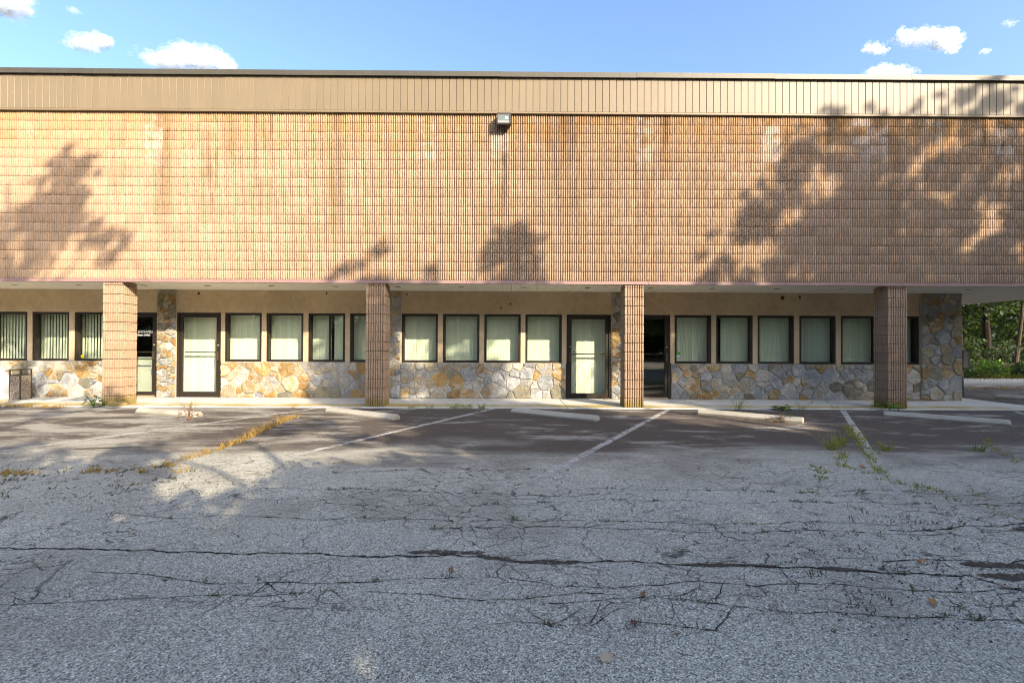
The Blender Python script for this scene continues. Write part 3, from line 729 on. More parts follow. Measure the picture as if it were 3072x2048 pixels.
put('sticker', quad(1.595, 1.700, 1.190, 1.252, 11.648), M['print'], D[2])
put('sticker_print', disc(1.647, 1.221, 0.022, 11.646).add([(1.605,11.646,1.205),(1.62,11.646,1.205),(1.62,11.646,1.24),(1.605,11.646,1.24)],[(0,1,2,3)]).add([(1.675,11.646,1.205),(1.69,11.646,1.205),(1.69,11.646,1.24),(1.675,11.646,1.24)],[(0,1,2,3)]), M['navy'], D[2])
put('inner_counter', MB().box(-11.5, -8.2, 12.35, 12.42, 0.015, 0.98).box(-11.52, -8.2, 12.30, 12.46, 0.981, 1.01), M['white'], bld)

# ribbed block pillars
def pillar_course(seed, h):
    rs = np.random.RandomState(seed); w = 0.416; n = 8; p = w/n; per = []
    for side in range(4):
        for i in range(n):
            for (u, dep) in ((0.0005, 0.034 if i else 0.002), (0.0135, 0.034 if i else 0.002), (0.0175, 0.0), (p*0.62, -0.003), (p-0.004, 0.0)):
                t = i*p+u
                if i == 0 and u < 0.015: dep = 0.003
                q = (t, dep)
                x, y = (q[0], q[1]) if side == 0 else (w-q[1], q[0]) if side == 1 else (w-q[0], w-q[1]) if side == 2 else (q[1], w-q[0])
                per.append((x-w/2, y-w/2))
    rings = []
    for z, ins in ((0,0.014),(0.003,0.004),(0.012,0),(h*0.5,0),(h-0.012,0),(h-0.003,0.004),(h,0.014)):
        s = (w/2-ins)/(w/2); rings.append([(x*s+rs.uniform(-0.0025,0.0025), y*s+rs.uniform(-0.0025,0.0025), z) for x, y in per])
    return MB().loft(rings)
hc = 0.2033; pms = []
for s in range(5):
    me = pillar_course(40+s, hc-0.008).mesh('block'); me.materials.append(M['block']); pms.append(me)
top_h = ZT-0.02-13*hc-0.004
ptop = pillar_course(50, top_h).mesh('block'); ptop.materials.append(M['block'])
for x in (-8.700, -2.948, 2.750, 8.578):
    pl = empty('block_pillar', (x, 10.212, 0.02), parent=bld); mi = parent_inv(pl)
    put('mortar_core', MB().box(x-0.18, x+0.18, 10.212-0.18, 10.212+0.18, 0.0, ZS+0.008), M['mortar'], pl)
    for j in range(14):
        o = bpy.data.objects.new('block', ptop if j == 13 else pms[RS.randint(5)]); COL.objects.link(o); o.parent = pl; o.matrix_parent_inverse = mi
        o.location = (x+random.uniform(-0.002,0.002), 10.212+random.uniform(-0.002,0.002), 0.022+j*hc); o.rotation_euler = (0,0,R(90)*RS.randint(4))

rb = random.Random(3); ch = MB()
ch.loft([[(-8.56+r*1.25*math.cos(t)*rb.uniform(0.85,1.15), 9.985+r*0.28*math.sin(t)-0.02, 0.024+h+0.02*math.sin(3*t)*(h > 0.05)) for t in [2*math.pi*i/12 for i in range(12)]] for r, h in ((0.20,0.0),(0.185,0.05),(0.11,0.085))])
put('broken_chunk', ch, M['block'], bld)

# ------------------------------------------------------------------ things at the building
lamp = empty('wall_floodlight', (-0.142, 9.95, 6.40), 'dark bronze wall pack floodlight high on the block wall just under the fascia', 'wall light')
h = MB(); X0, X1 = -0.297, 0.013
sec = [(9.985,6.415),(9.80,6.395),(9.775,6.375),(9.785,6.150),(9.83,6.135),(9.985,6.205)]
h.loft([[(x, y, z) for y, z in sec] for x in (X0, X0+0.012, X1-0.012, X1)]); put('housing', h, M['metal'], lamp)
def tilt(x0, x1, z0, z1, off):  # a plate lying on the housing's leaning front
    def yy(z): return 9.775+(6.375-z)/0.225*0.010-off
    return [(x0,yy(z0),z0),(x1,yy(z0),z0),(x1,yy(z1),z1),(x0,yy(z1),z1)]
fr = MB()
for q in ((X0,X1,6.352,6.382),(X0,X1,6.148,6.172),(X0,X0+0.022,6.173,6.351),(X1-0.038,X1,6.173,6.351)):
    A = tilt(*q, 0.014); B = tilt(*q, -0.002); fr.loft([B, A])
put('bezel', fr, M['metal'], lamp)
put('lens', MB().add(tilt(X0+0.022, X1-0.038, 6.172, 6.352, 0.004), [(0,1,2,3)]), M['lens'], lamp)
put('reflector', MB().add(tilt(X0+0.03, X1-0.034, 6.174, 6.215, 0.006), [(0,1,2,3)]), M['lampin'], lamp)
put('bulb', MB().loft([tilt(-0.11,-0.055,6.25,6.30,0.005), tilt(-0.108,-0.057,6.252,6.298,0.008)]), M['print'], lamp)
put('mounting_plate', MB().box(-0.25, -0.04, 9.986, 9.998, 6.21, 6.41), M['metal'], lamp)

# little bins, boards, boxes
bin_ = empty('litter_bin', (-11.79, 11.05, 0.022), 'small square litter bin with pebble panels and open dark metal top, beside the stone base', 'litter bin')
bx0, bx1, by0, by1 = -11.925, -11.655, 10.915, 11.185
fm = MB()
for x in (bx0, bx1-0.022):
    for y in (by0, by1-0.022): fm.box(x, x+0.022, y, y+0.022, 0.024, 0.726)
put('corner_posts', fm, M['metal'], bin_)
put('lid', MB().bbox(bx0-0.004, bx1+0.004, by0-0.004, by1+0.004, 0.727, 0.748, 0.004), M['metal'], bin_)
put('rim', MB().box(bx0-0.002, bx1+0.002, by0-0.002, by0+0.016, 0.60, 0.622).box(bx0-0.002, bx1+0.002, by1-0.016, by1+0.002, 0.60, 0.622).box(bx0-0.002, bx0+0.016, by0+0.0165, by1-0.0165, 0.60, 0.622).box(bx1-0.016, bx1+0.002, by0+0.0165, by1-0.0165, 0.60, 0.622), M['metal'], bin_)
for q in ((bx0+0.023,bx1-0.023,by0+0.003,by0+0.02),(bx0+0.023,bx1-0.023,by1-0.02,by1-0.003),(bx0+0.003,bx0+0.02,by0+0.023,by1-0.023),(bx1-0.02,bx1-0.003,by0+0.023,by1-0.023)):
    put('pebble_panel', MB().box(*q, 0.035, 0.599), M['agg'], bin_)
put('bin_liner', MB().box(bx0+0.03, bx1-0.03, by0+0.03, by1-0.03, 0.04, 0.59), M['black'], bin_)
ramp = empty('sloped_slab', (-12.6, 11.35, 0.02), 'smooth white slab sloping down to the right at the left picture edge behind the litter bin', 'slab')
put('slab_face', MB().loft([[(x, y, z) for x, z in ((-14.2,0.022),(-11.92,0.022),(-12.25,0.36),(-12.60,0.72),(-13.22,1.36),(-14.2,1.36))] for y in (11.25, 11.40)]), M['white'], ramp)

# wheel stops
stop_labels = ['sunlit tan wheel stop with a dry weed at its right end', 'streaked grey concrete wheel stop in front of the second pillar from the left',
               'clean pale grey concrete wheel stop in the middle, left of the third pillar', 'cream concrete wheel stop with a withered weed against it, right of the third pillar', 'pale concrete wheel stop farthest right, in front of the rightmost pillar']
STOPS = [((-7.554,9.229),(-5.988,8.671)), ((-3.804,9.403),(-2.149,8.424)), ((0.024,9.424),(1.599,8.384)), ((3.866,9.368),(5.354,8.261)), ((7.566,9.169),(8.970,8.081))]
def wheel_stop(p, q, label, group='wheel stops along the front of the building', seed=0):
    p = Vector((p[0], p[1], 0)); q = Vector((q[0], q[1], 0)); d = (q-p).normalized(); L = (q-p).length; n = Vector((-d.y, d.x, 0))
    rs = np.random.RandomState(seed)
    sec = [(0,0.003),(0,0.042),(0.045,0.094),(0.058,0.101),(0.148,0.101),(0.162,0.093),(0.200,0.042),(0.200,0.003)]
    rings = []
    for t in (0, 0.012, 0.2, 0.4, 0.6, 0.8, 1.0):
        t = t if t < 0.9 else 1
        s = t*L
        sh = 0.86 if t in (0, 1) else 1
        if t == 1: pass
        rings.append([p + d*s + n*(0.1+(a-0.1)*sh+rs.uniform(-0.003,0.003)) + Vector((0,0,max(0.003,b*(0.93 if sh<1 else 1)+rs.uniform(-0.002,0.002)))) for a, b in sec])
    rings.insert(-1, [r + d*0.0 for r in [p + d*(L-0.014) + n*(a+rs.uniform(-0.002,0.002)) + Vector((0,0,b)) for a, b in sec]])
    o = put('wheel_stop', MB().loft(rings), M['stop']); return tag(o, label, 'wheel stop', group)
for k, (a, b) in enumerate(STOPS): wheel_stop((a[0]*S, a[1]*S), (b[0]*S, b[1]*S), stop_labels[k], seed=k)
wheel_stop((13.15,12.25), (14.4,10.9), 'brown shaded wheel stop on the side lot beyond the corner of the building', seed=9)

# box on a post at the corner
pb = empty('post_box', (12.43, 12.43, 0), 'grey brown metal box on a thin brown post beyond the stone corner of the building', 'post box')
put('post', MB().bbox(12.41, 12.465, 12.41, 12.465, 0, 1.30, 0.006), M['metal'], pb)
put('box', MB().bbox(12.20, 12.66, 12.47, 12.62, 0.81, 1.27, 0.01), M['boxmetal'], pb)
put('box_lid', MB().bbox(12.67, 12.69, 12.465, 12.63, 0.80, 1.28, 0.006), M['lampin'], pb)
put('cap', MB().bbox(12.405, 12.47, 12.405, 12.469, 1.301, 1.325, 0.008), M['tanleaf'], pb)

# mud nests under the soffit
for k, (x, z, r, lb) in enumerate(((-7.90,2.655,0.028,'brown mud nest on the stucco above the door with the pale shade'), (-4.66,2.672,0.022,'small brown mud nest high on the stucco left of the second pillar'), (-2.62,2.66,0.02,'tiny dark mud nest beside the stone strip right of the second pillar'),
                              (0.02,2.43,0.024,'round mud nest on the stucco above the middle windows'), (-0.22,2.33,0.02,'lower of two mud spots above the middle windows'), (6.98,2.62,0.045,'large smeared mud nest high on the stucco in the right hand bay'), (7.42,2.64,0.03,'dark mud nest just under the soffit near the rightmost pillar'))):
    m = MB(); rings = []
    for rr, y in ((1.0, YS-0.001), (0.9, YS-r*0.5), (0.45, YS-r*0.85)):
        rings.append([(x+r*rr*math.cos(t)*random.uniform(0.8,1.2), y, z+r*rr*1.25*math.sin(t)*random.uniform(0.8,1.2)) for t in [2*math.pi*i/10 for i in range(10)]])
    tag(put('mud_nest', m.loft(rings), M['nest']), lb, 'mud nest', 'mud nests under the soffit')

# ------------------------------------------------------------------ plants and litter
def blades(c, n, h, spread, lean=0.5, w=0.006, rs=RS):
    V = []; F = []
    for k in range(n):
        a = rs.uniform(0, 2*math.pi); r = spread*math.sqrt(rs.rand())
        bx, by = c[0]+r*math.cos(a), c[1]+r*math.sin(a); hh = h*rs.uniform(0.45,1.1); le = lean*hh*rs.uniform(0.3,1.2)
        dx, dy = math.cos(a)*le, math.sin(a)*le; t = rs.uniform(0, math.pi); wx, wy = math.cos(t)*w, math.sin(t)*w; z0 = c[2] if len(c) > 2 else 0.0
        o = len(V)
        V += [(bx-wx,by-wy,z0),(bx+wx,by+wy,z0),(bx+dx*0.45+wx*0.8,by+dy*0.45+wy*0.8,z0+hh*0.62),(bx+dx*0.45-wx*0.8,by+dy*0.45-wy*0.8,z0+hh*0.62),(bx+dx,by+dy,z0+hh*0.92),(bx+dx*1.04,by+dy*1.04,z0+hh*0.9)]
        F += [(o,o+1,o+2,o+3),(o+3,o+2,o+5,o+4)]
    return V, F
def along(pts, step):
    out = []
    for a, b in zip(pts[:-1], pts[1:]):
        L = math.hypot(b[0]-a[0], b[1]-a[1]); n = max(1, int(L/step))
        out += [(a[0]+(b[0]-a[0])*k/n, a[1]+(b[1]-a[1])*k/n) for k in range(n)]
    return out
sc = lambda L: [(x*S, y*S) for x, y in L]
# golden strip left of centre
m = MB()
for p in along(sc([(-4.127,8.75),(-4.034,7.552),(-3.894,6.697)]), 0.03): m.add(*blades((p[0]+RS.normal(0,0.025), p[1]), 6, 0.13*RS.uniform(0.4,1.2), 0.05, 0.8, 0.0035))
for p in along(sc([(-3.894,6.697),(-3.852,6.059),(-3.902,5.684),(-3.967,5.45)]), 0.03): m.add(*blades((p[0]+RS.normal(0,0.02), p[1]), 5, 0.10*RS.uniform(0.4,1.2), 0.04, 0.9, 0.004))
put('golden_crack_grass', m, M['straw'])['kind'] = 'stuff'
m = MB()
for c, L in (((-3.95,5.28),0.25),((-4.5,5.05),0.4),((-5.35,4.95),0.5),((-4.0,5.05),0.1),((-3.6,5.02),0.12)):
    for k in range(int(L*60)): m.add(*blades((c[0]*S+RS.uniform(-L,L)*0.5, c[1]*S+RS.normal(0,0.03)), 4, 0.075*RS.uniform(0.4,1.2), 0.03, 1.2, 0.004))
put('golden_crack_grass', m, M['straw'])['kind'] = 'stuff'
m = MB()
for path, hh, dens in ((sc([(5.95,7.95),(5.276,6.852),(4.741,6.008),(4.379,5.42),(4.13,5.026)]), 0.11, 0.045), (sc([(4.13,5.026),(3.993,4.74),(4.185,4.662),(4.137,4.28)]), 0.06, 0.05), (sc([(4.9,6.75),(4.60,6.35),(4.363,5.96),(3.95,5.345),(3.99,5.0)]), 0.09, 0.05),
                   (sc([(3.517,5.143),(3.6,5.341),(3.3,4.7)]), 0.05, 0.07), (sc([(7.3,6.98),(6.9,6.5),(6.415,5.823),(6.206,5.478)]), 0.05, 0.06), (sc([(3.579,5.341),(3.22,4.627),(2.741,4.29)]), 0.04, 0.10), (sc([(4.0,4.7),(4.2,4.1),(4.3,3.6)]), 0.04, 0.12), (sc([(4.2,4.6),(4.5,4.3),(4.7,4.0)]), 0.045, 0.08)):
    for p in along(path, dens):
        if RS.rand() < 0.28: continue
        m.add(*blades((p[0]+RS.normal(0,0.035), p[1]+RS.normal(0,0.03)), RS.randint(8,20), hh*0.65*RS.uniform(0.4,1.3), 0.045, 0.9, 0.0032))
put('green_crack_grass', m, M['grass'])['kind'] = 'stuff'
# short tufts along the web of cracks
m = MB(); dark = MB()
for p in lats:
    for q in along(p, 0.05):
        if RS.rand() < 0.86: continue
        for k in range(RS.randint(1,4)):
            (m if RS.rand() < 0.65 else dark).add(*blades((q[0]+RS.normal(0,0.025), q[1]+RS.normal(0,0.006)), RS.randint(4,9), RS.uniform(0.012,0.035), 0.018, 1.4, 0.0022))
for k in range(90):
    x, y = RS.uniform(-6.2,-3.4), RS.uniform(4.0,5.2); dark.add(*blades((x, y), RS.randint(5,12), RS.uniform(0.02,0.04), 0.035, 1.3, 0.004))
for k in range(110):
    y = RS.uniform(2.2,4.4); x = RS.uniform(0.62*y, 1.05*y); (m if k % 2 else dark).add(*blades((x, y), RS.randint(4,9), RS.uniform(0.012,0.035), 0.03, 1.3, 0.003))
put('short_crack_grass', m, M['moss'])['kind'] = 'stuff'; put('short_crack_grass', dark, M['moss'])['kind'] = 'stuff'
# clumps at the kerb, each a thing
for (x, y, n, h, mt, lb) in ((-4.66,9.93,26,0.10,'straw','dry grass clump at the kerb between the two left pillars'), (-2.11,9.92,30,0.11,'grass','thin green grass clump at the kerb just right of the second pillar'),
        (-1.72,9.92,34,0.10,'grass','low green grass clump at the kerb, second right of the second pillar'), (-1.22,9.90,40,0.12,'grass','wispy grass clump at the kerb below the second middle window'), (-0.98,9.90,70,0.14,'grass','widest green grass clump at the kerb below the middle windows'),
        (-0.60,9.90,50,0.13,'grass','yellow green grass clump at the kerb left of the middle wheel stop'), (4.98,9.90,24,0.30,'grass','tall wispy grass clump at the kerb behind the cream wheel stop'),
        (6.38,9.90,22,0.24,'grass','thin spiky grass clump at the kerb, left of the worn line meeting the right bay'), (7.15,9.90,8,0.20,'grass','single sparse grass sprig at the kerb left of the rightmost pillar'),
        (4.35,6.14,50,0.20,'grass','upright green grass tuft left of the grassy stall line'), (4.72,6.43,36,0.19,'grass','dry topped grass tuft close left of the grassy stall line'), (5.05,6.05,40,0.15,'grass','grass tuft on the right side of the grassy stall line'),
        (-6.9,9.92,14,0.22,'straw','tall yellow grass blade cluster at the kerb right of the leftmost pillar'), (6.3,6.10,40,0.12,'weedleaf','dark green tuft in the asphalt at the far right')):
    tag(put('grass_clump', MB().add(*blades((x, y, 0.0), n, h, 0.07 if n < 60 else 0.16, 0.8, 0.0035)), M[mt]), lb, 'grass clump', 'grass clumps at the kerb and stall lines')
# yellowed kerb growth at the far left
m = MB()
for k in range(260): m.add(*blades((RS.uniform(-12.6,-9.6), 9.92+RS.normal(0,0.03)), 4, RS.uniform(0.03,0.09), 0.04, 1.0, 0.005))
for k in range(60): m.add(*blades((RS.uniform(-12.6,-11.3), RS.uniform(9.95,10.8), 0.02), 4, RS.uniform(0.03,0.10), 0.04, 1.0, 0.005))
put('kerb_grass', m, M['straw'])['kind'] = 'stuff'

def leafy(c, n, rad, h, lsz, rs, up=0.5):
    V = []; F = []
    for k in range(n):
        a = rs.uniform(0, 2*math.pi); r = rad*math.sqrt(rs.rand()); z = c[2]+h*rs.rand()**0.8*(1-0.5*(r/rad)**2)
        p = Vector((c[0]+r*math.cos(a), c[1]+r*math.sin(a), z)); d = Vector((math.cos(a+rs.uniform(-1,1)), math.sin(a+rs.uniform(-1,1)), rs.uniform(-0.4,up))).normalized()
        s = d.cross(Vector((0,0,1))).normalized(); nn = s.cross(d); L = lsz*rs.uniform(0.6,1.2); w = L*0.38
        o = len(V)
        for (t, q, dr) in ((0,0,0),(0.3,0.8,-0.04),(0.62,0.9,0.0),(1.0,0,-0.18),(0.62,-0.9,0.0),(0.3,-0.8,-0.04)): V.append(tuple(p+d*L*t+s*w*q+nn*L*dr))
        F.append(tuple(range(o, o+6)))
    return V, F
def weed(x, y, z, n, rad, h, lsz, mat, label, stems=4, seed=1):
    rs = np.random.RandomState(seed); e = empty('weed', (x, y, z), label, 'weed')
    st = MB()
    for k in range(stems):
        a = rs.uniform(0, 2*math.pi); st.tube([(x,y,z),(x+rad*0.4*math.cos(a),y+rad*0.4*math.sin(a),z+h*0.5),(x+rad*0.8*math.cos(a),y+rad*0.8*math.sin(a),z+h*0.95)], [0.006,0.005,0.003], 5)
    put('stem', st, M['dead' if mat == 'dead' else 'weedleaf'], e); put('foliage', MB().add(*leafy((x,y,z+0.03), n, rad, h, lsz, rs)), M[mat], e); return e
weed(-8.93, 9.84, 0.0, 46, 0.16, 0.27, 0.10, 'weedleaf', 'bright green leafy weed at the foot of the leftmost pillar', 5, 3)
weed(8.30, 9.90, 0.0, 22, 0.17, 0.17, 0.17, 'weedleaf', 'broad leaved green weed at the foot of the rightmost pillar', 4, 4)
weed(5.92, 9.88, 0.0, 34, 0.13, 0.08, 0.12, 'weedleaf', 'flat rosette weed at the kerb behind the cream wheel stop', 3, 5)
weed(-5.80, 8.28, 0.0, 40, 0.14, 0.30, 0.055, 'dead', 'dry reddish weed in front of the leftmost wheel stop', 6, 6)
weed(4.87, 8.28, 0.0, 30, 0.17, 0.13, 0.06, 'dead', 'withered brown weed against the cream wheel stop', 6, 7)
weed(5.10, 8.30, 0.0, 5, 0.10, 0.2, 0.09, 'weedleaf', 'few green leaves sprouting beside the withered weed on the cream wheel stop', 3, 8)

def leaf_shape(c, size, ang, seed, mat, label, tilt=0.3, z=0.012):
    rs = np.random.RandomState(seed); n = 26; V = [(0,0,0.0)]
    for k in range(n):
        a = 2*math.pi*k/n; r = size*(0.40+0.09*math.cos(5*a+0.4)+rs.uniform(-0.03,0.03))*(0.78+0.30*abs(math.cos(a)))
        V.append((r*math.cos(a), r*math.sin(a), 0.22*r*rs.uniform(0.3,1.0)+0.08*size*math.cos(2*a)))
    Mx = Matrix.Translation((c[0], c[1], z+size*0.10)) @ Matrix.Rotation(ang, 4, 'Z') @ Matrix.Rotation(tilt, 4, 'X')
    V2 = [tuple(Mx @ Vector(v)) for v in V]; mz = min(v[2] for v in V2); V2 = [(x, y, z2-mz+0.004) for x, y, z2 in V2]
    mb = MB().add(V2, [(0, 1+k, 1+(k+1) % n) for k in range(n)])
    mb.tube([Mx @ Vector((size*0.3,0,0.02*size)), Mx @ Vector((size*1.0,0.1*size,0.10*size))], [0.002,0.0012], 4)
    tag(put('fallen_leaf', mb, M[mat]), label, 'fallen leaf', 'fallen leaves scattered on the asphalt')
leaf_shape((0.432,2.030), 0.075, 0.3, 1, 'tanleaf', 'pale tan fallen leaf nearest the viewer on the asphalt', 0.15)
leaf_shape((0.618,2.250), 0.055, 1.2, 2, 'redleaf', 'dark red brown curled leaf behind the pale tan leaf', 0.9)
leaf_shape((2.30,2.466), 0.055, 0.5, 3, 'orangeleaf', 'orange leaf among the grass tufts at lower right')
leaf_shape((2.88,2.626), 0.050, 2.5, 4, 'orangeleaf', 'yellow orange leaf on the tar patch at the right edge')
leaf_shape((-0.353,2.81), 0.050, 1.5, 5, 'dead', 'small brown leaf left of centre just nearer than the sealed crack')
leaf_shape((0.749,2.542), 0.045, 0.7, 6, 'dead', 'brown leaf beside a grass tuft right of centre')
leaf_shape((2.661,2.93), 0.060, 3.5, 7, 'orangeleaf', 'orange leaf lying along the crack at the right')
leaf_shape((0.81,2.20), 0.030, 3.0, 8, 'dead', 'tiny dark leaf right of the red brown leaf')
leaf_shape((4.05,5.2), 0.09, 1.0, 9, 'orangeleaf', 'orange leaf on the grassy stall line')
leaf_shape((3.35,4.28), 0.06, 2.0, 10, 'dead', 'brown leaf near the near end of the grassy stall line')
leaf_shape((-3.3,9.90), 0.13, 0.4, 11, 'tanleaf', 'large dry leaf at the kerb in front of the second pillar')
leaf_shape((0.10,9.91), 0.12, 1.9, 12, 'tanleaf', 'dry tan leaf at the kerb behind the middle wheel stop')
# litter against the stone base
V = []; F = []
def litter(cx, cy, n, sx, sy, z, sz=0.05):
    for k in range(n):
        p = Vector((cx+RS.normal(0,sx), cy+RS.normal(0,sy), z+abs(RS.normal(0,0.02)))); a = RS.uniform(0,6.28); d = Vector((math.cos(a), math.sin(a), RS.uniform(-0.3,0.5))).normalized(); s = d.cross(Vector((0,0,1))).normalized()
        L = sz*RS.uniform(0.5,1.2); o = len(V)
        V.extend([tuple(p-d*L/2), tuple(p+s*L*0.3+Vector((0,0,0.01))), tuple(p+d*L/2), tuple(p-s*L*0.3+Vector((0,0,0.01)))]); F.append((o,o+1,o+2,o+3))
litter(9.75, 11.42, 150, 0.30, 0.06, 0.03); litter(10.55, 11.38, 40, 0.15, 0.04, 0.03)
for x in (4.9,6.0,6.7,8.1,-1.0,0.3,-8.5,-7.3,2.4,-9.0): litter(x, 11.46, 8, 0.12, 0.05, 0.03)
litter(2.45, 11.45, 12, 0.05, 0.03, 0.03); litter(4.75, 8.30, 40, 0.35, 0.04, 0.01, 0.04); litter(0.0, 10.9, 26, 6.0, 0.4, 0.038, 0.035); litter(-6.6, 9.9, 40, 2.0, 0.04, 0.01, 0.04)
for k in range(40): litter(RS.uniform(-5,5.5), RS.uniform(2.6,8.5), 1, 0, 0, 0.004, 0.035)
litter(18, 14.6, 160, 2.6, 0.35, 0.01, 0.10); litter(19, 19.4, 160, 2.2, 0.5, 0.01, 0.12)
put('leaf_litter', MB().add(V, F), M['dead'])['kind'] = 'stuff'
# crumbs of broken asphalt
V = []; F = []
for k in range(340):
    if k < 200: x, y = RS.uniform(-6.0,-3.2), RS.uniform(3.9,5.1)
    elif k < 300: y = RS.uniform(2.15,2.9); x = RS.uniform(0.7*y,1.1*y)
    else: y = RS.uniform(2.2,7); x = RS.uniform(-1.0,1.0)*y
    r = RS.uniform(0.003,0.008); o = len(V)
    V += [(x-r,y-r*0.6,0),(x+r,y-r*0.8,0),(x+r*0.8,y+r,0),(x-r*0.7,y+r*0.8,0),(x+RS.uniform(-r,r)*0.3,y,r*1.1)]
    F += [(o,o+1,o+4),(o+1,o+2,o+4),(o+2,o+3,o+4),(o+3,o,o+4)]
put('asphalt_crumbs', MB().add(V, F), M['crumb'])['kind'] = 'stuff'
for (x, y, L, a, lb) in ((-5.65,5.95,0.45,0.25,'thin pale twig lying on the asphalt at the left'), (-3.75,6.35,0.26,0.1,'short dark twig left of the golden grass strip')):
    tag(put('twig', MB().tube([(x,y,0.008),(x+L*0.5*math.cos(a),y+L*0.5*math.sin(a)+0.01,0.014),(x+L*math.cos(a),y+L*math.sin(a),0.008)], [0.006,0.007,0.004], 6), M['bark2']), lb, 'twig')

# ------------------------------------------------------------------ trees
def leaf_cloud(spots, leaf, per, rs):
    """spots: (x,y,z,r); leaves spread through each ball"""
    C = np.array(spots, np.float32); n = np.maximum(5, (per*C[:,3]**2).astype(int)); idx = np.repeat(np.arange(len(C)), n); N = len(idx)
    u = rs.normal(size=(N,3)); u /= np.linalg.norm(u, axis=1, keepdims=True); rad = rs.rand(N,1)**0.45
    P = C[idx,:3] + u*rad*C[idx,3:4]*np.array([1.0,1.0,0.8])
    d = rs.normal(size=(N,3)); d[:,2] -= 0.3; d /= np.linalg.norm(d, axis=1, keepdims=True)
    t = rs.normal(size=(N,3)); s = np.cross(d, t); s /= np.linalg.norm(s, axis=1, keepdims=True)
    L = leaf*rs.uniform(0.6,1.25,(N,1)); w = L*0.36
    V = np.stack([P-d*L*0.5, P+s*w-d*L*0.05, P+d*L*0.5, P-s*w-d*L*0.05], 1).reshape(-1,3)
    return V, np.arange(4*N, dtype=np.int32).reshape(-1,4)
def tree(base, top, rad, spots, label, name='tree', mat='leaf', bark='bark', leaf=0.22, per=90, limbs=10, seed=0, group=None, lean=(0,0)):
    rs = np.random.RandomState(seed); b = Vector(base); t = Vector((base[0]+lean[0], base[1]+lean[1], top))
    e = empty(name, base, label, 'tree', group)
    tk = MB(); pts = [b+(t-b)*f+Vector((rs.uniform(-1,1),rs.uniform(-1,1),0))*0.03*(top-base[2])*f*(1-f)*2 for f in (0,0.03,0.15,0.35,0.55,0.75,1.0)]
    tk.tube(pts, [rad*1.5,rad*1.12,rad*0.95,rad*0.8,rad*0.62,rad*0.4,rad*0.12], 9)
    sp = list(spots); rs.shuffle(sp)
    for (x, y, z, r) in sp[:limbs]:
        f = min(0.95, max(0.3, ((z-base[2])/(top-base[2]))*0.75)); p = b+(t-b)*f; q = Vector((x,y,z)); m = (p+q)/2+Vector((0,0,0.15*(q-p).length))
        tk.tube([p, m, q], [rad*0.32*(1.15-f), rad*0.2*(1.1-f)+0.015, 0.012], 6)
    put('trunk', tk, M[bark], e)
    V, F = leaf_cloud(spots, leaf, per, rs); me = np_mesh('crown', V, F); me.materials.append(M[mat])
    put('crown', me, None, e)['kind'] = 'stuff'
    return e
# trees behind the viewer on the sun side; they throw the shade seen on the wall and the lot
def shade_want(u, w):
    p = shade_base(u, w)
    if w > 2.6 and u < 12.5:
        lace = 0.5+0.5*math.sin(2.9*u+1.3*math.sin(2.3*w+0.6))*math.sin(3.4*w+1.2*math.sin(2.1*u))
        if lace < 0.22: p *= 0.25
    return p
def shade_base(u, w):
    if u > 12.5: return 0.9 if -7.5 < w < 8.4 else 0.0
    if w < -2.9: return (0.8 if w > -3.8 and u < -6.5 else 1.0) if w > -7.5 else 0.0
    if w < -1.5: return 0.08 if u < -6.2 else 0.22 if u < -4.0 else 1.0 if u < 2.3 else 0.75
    if w < 0.1:
        if u < -8.6: return 0.15
        if u < -3.6: return 0.07
        return 0.9 if u < 1.7 else (0.05 if u < 4.3 else 0.9)
    if w < 2.8:
        if u < -8.8: return 0.16
        if u < -3.7: return 0.0
        if u < -1.8: return 0.95
        if u < -0.9: return 0.55 if w < 1.9 else 0.1
        if u < 1.0: return 0.95 if w < 2.0 else (0.7 if -0.5 < u < 0.8 else 0.1)
        if u < 4.1: return 0.0 if w > 0.4 else 0.1
        if u < 5.6: return 0.55 if w < 1.7 else 0.75
        return 0.93
    if u < -8.2:
        if u < -9.25:
            top = 4.95-max(0, -9.4-u)*0.34
            if abs(u+9.65) < 0.22: top = 5.5
            return (0.97 if w > 3.5 else 0.45) if w < top else 0.0
        return 0.8 if 3.05 < w < 3.95-(u+9.2)*0.25 and u < -8.65 else 0.0
    if -3.3 < u < -2.45: return 0.4 if w < 3.3-abs(u+2.7)*0.4 else 0.0
    if -0.5 < u < 0.75: return 0.85 if w < 4.25-abs(u-0.1)*1.7 else 0.0
    lim = 2.8 + (u-4.0)*1.25 if u < 7.0 else 6.4
    if u > 9.6: lim = 7.15-abs(u-10.3)*0.6
    if u > 4.0 and w < lim:
        if u > 5.2 and abs(w-(lim-1.5)) < 0.30 and u < 7.4: return 0.12
        if 8.8 < u < 10.8 and abs(w-(5.65+(u-9.2)*0.45)) < 0.24: return 0.05
        return 0.72 if w < 4.2 and u > 7.6 else 0.93
    return 0.0
rs = np.random.RandomState(5)
TR = [(-11.0,16.5),(-6.4,15.6),(-1.6,17.0),(3.0,15.8),(7.4,16.8),(11.6,16.0),(16.2,17.0),(20.8,16.0),(25.2,17.0),(29.0,16.0)]
lists = [[] for _ in TR]
for u in np.arange(-13.0, 14.0, 0.52):
    for w in np.arange(-7.4, 7.4, 0.52):
        uu, ww = u+rs.uniform(-0.25,0.25), w+rs.uniform(-0.25,0.25)
        if rs.rand() > shade_want(uu, ww): continue
        edge = min(shade_want(uu+a, ww+b) for a, b in ((0.5,0),(-0.5,0),(0,0.5),(0,-0.5)))
        r = 0.62 if edge > 0.5 else 0.30 if ww > 2.6 else 0.38
        k = min(range(len(TR)), key=lambda i: abs(TR[i][0]-uu)+rs.uniform(0,1.2)); t = TR[k][1]+rs.normal(0,1.5)
        lists[k].append((uu+0.8*t, 10-t, ww+0.634*t, r))
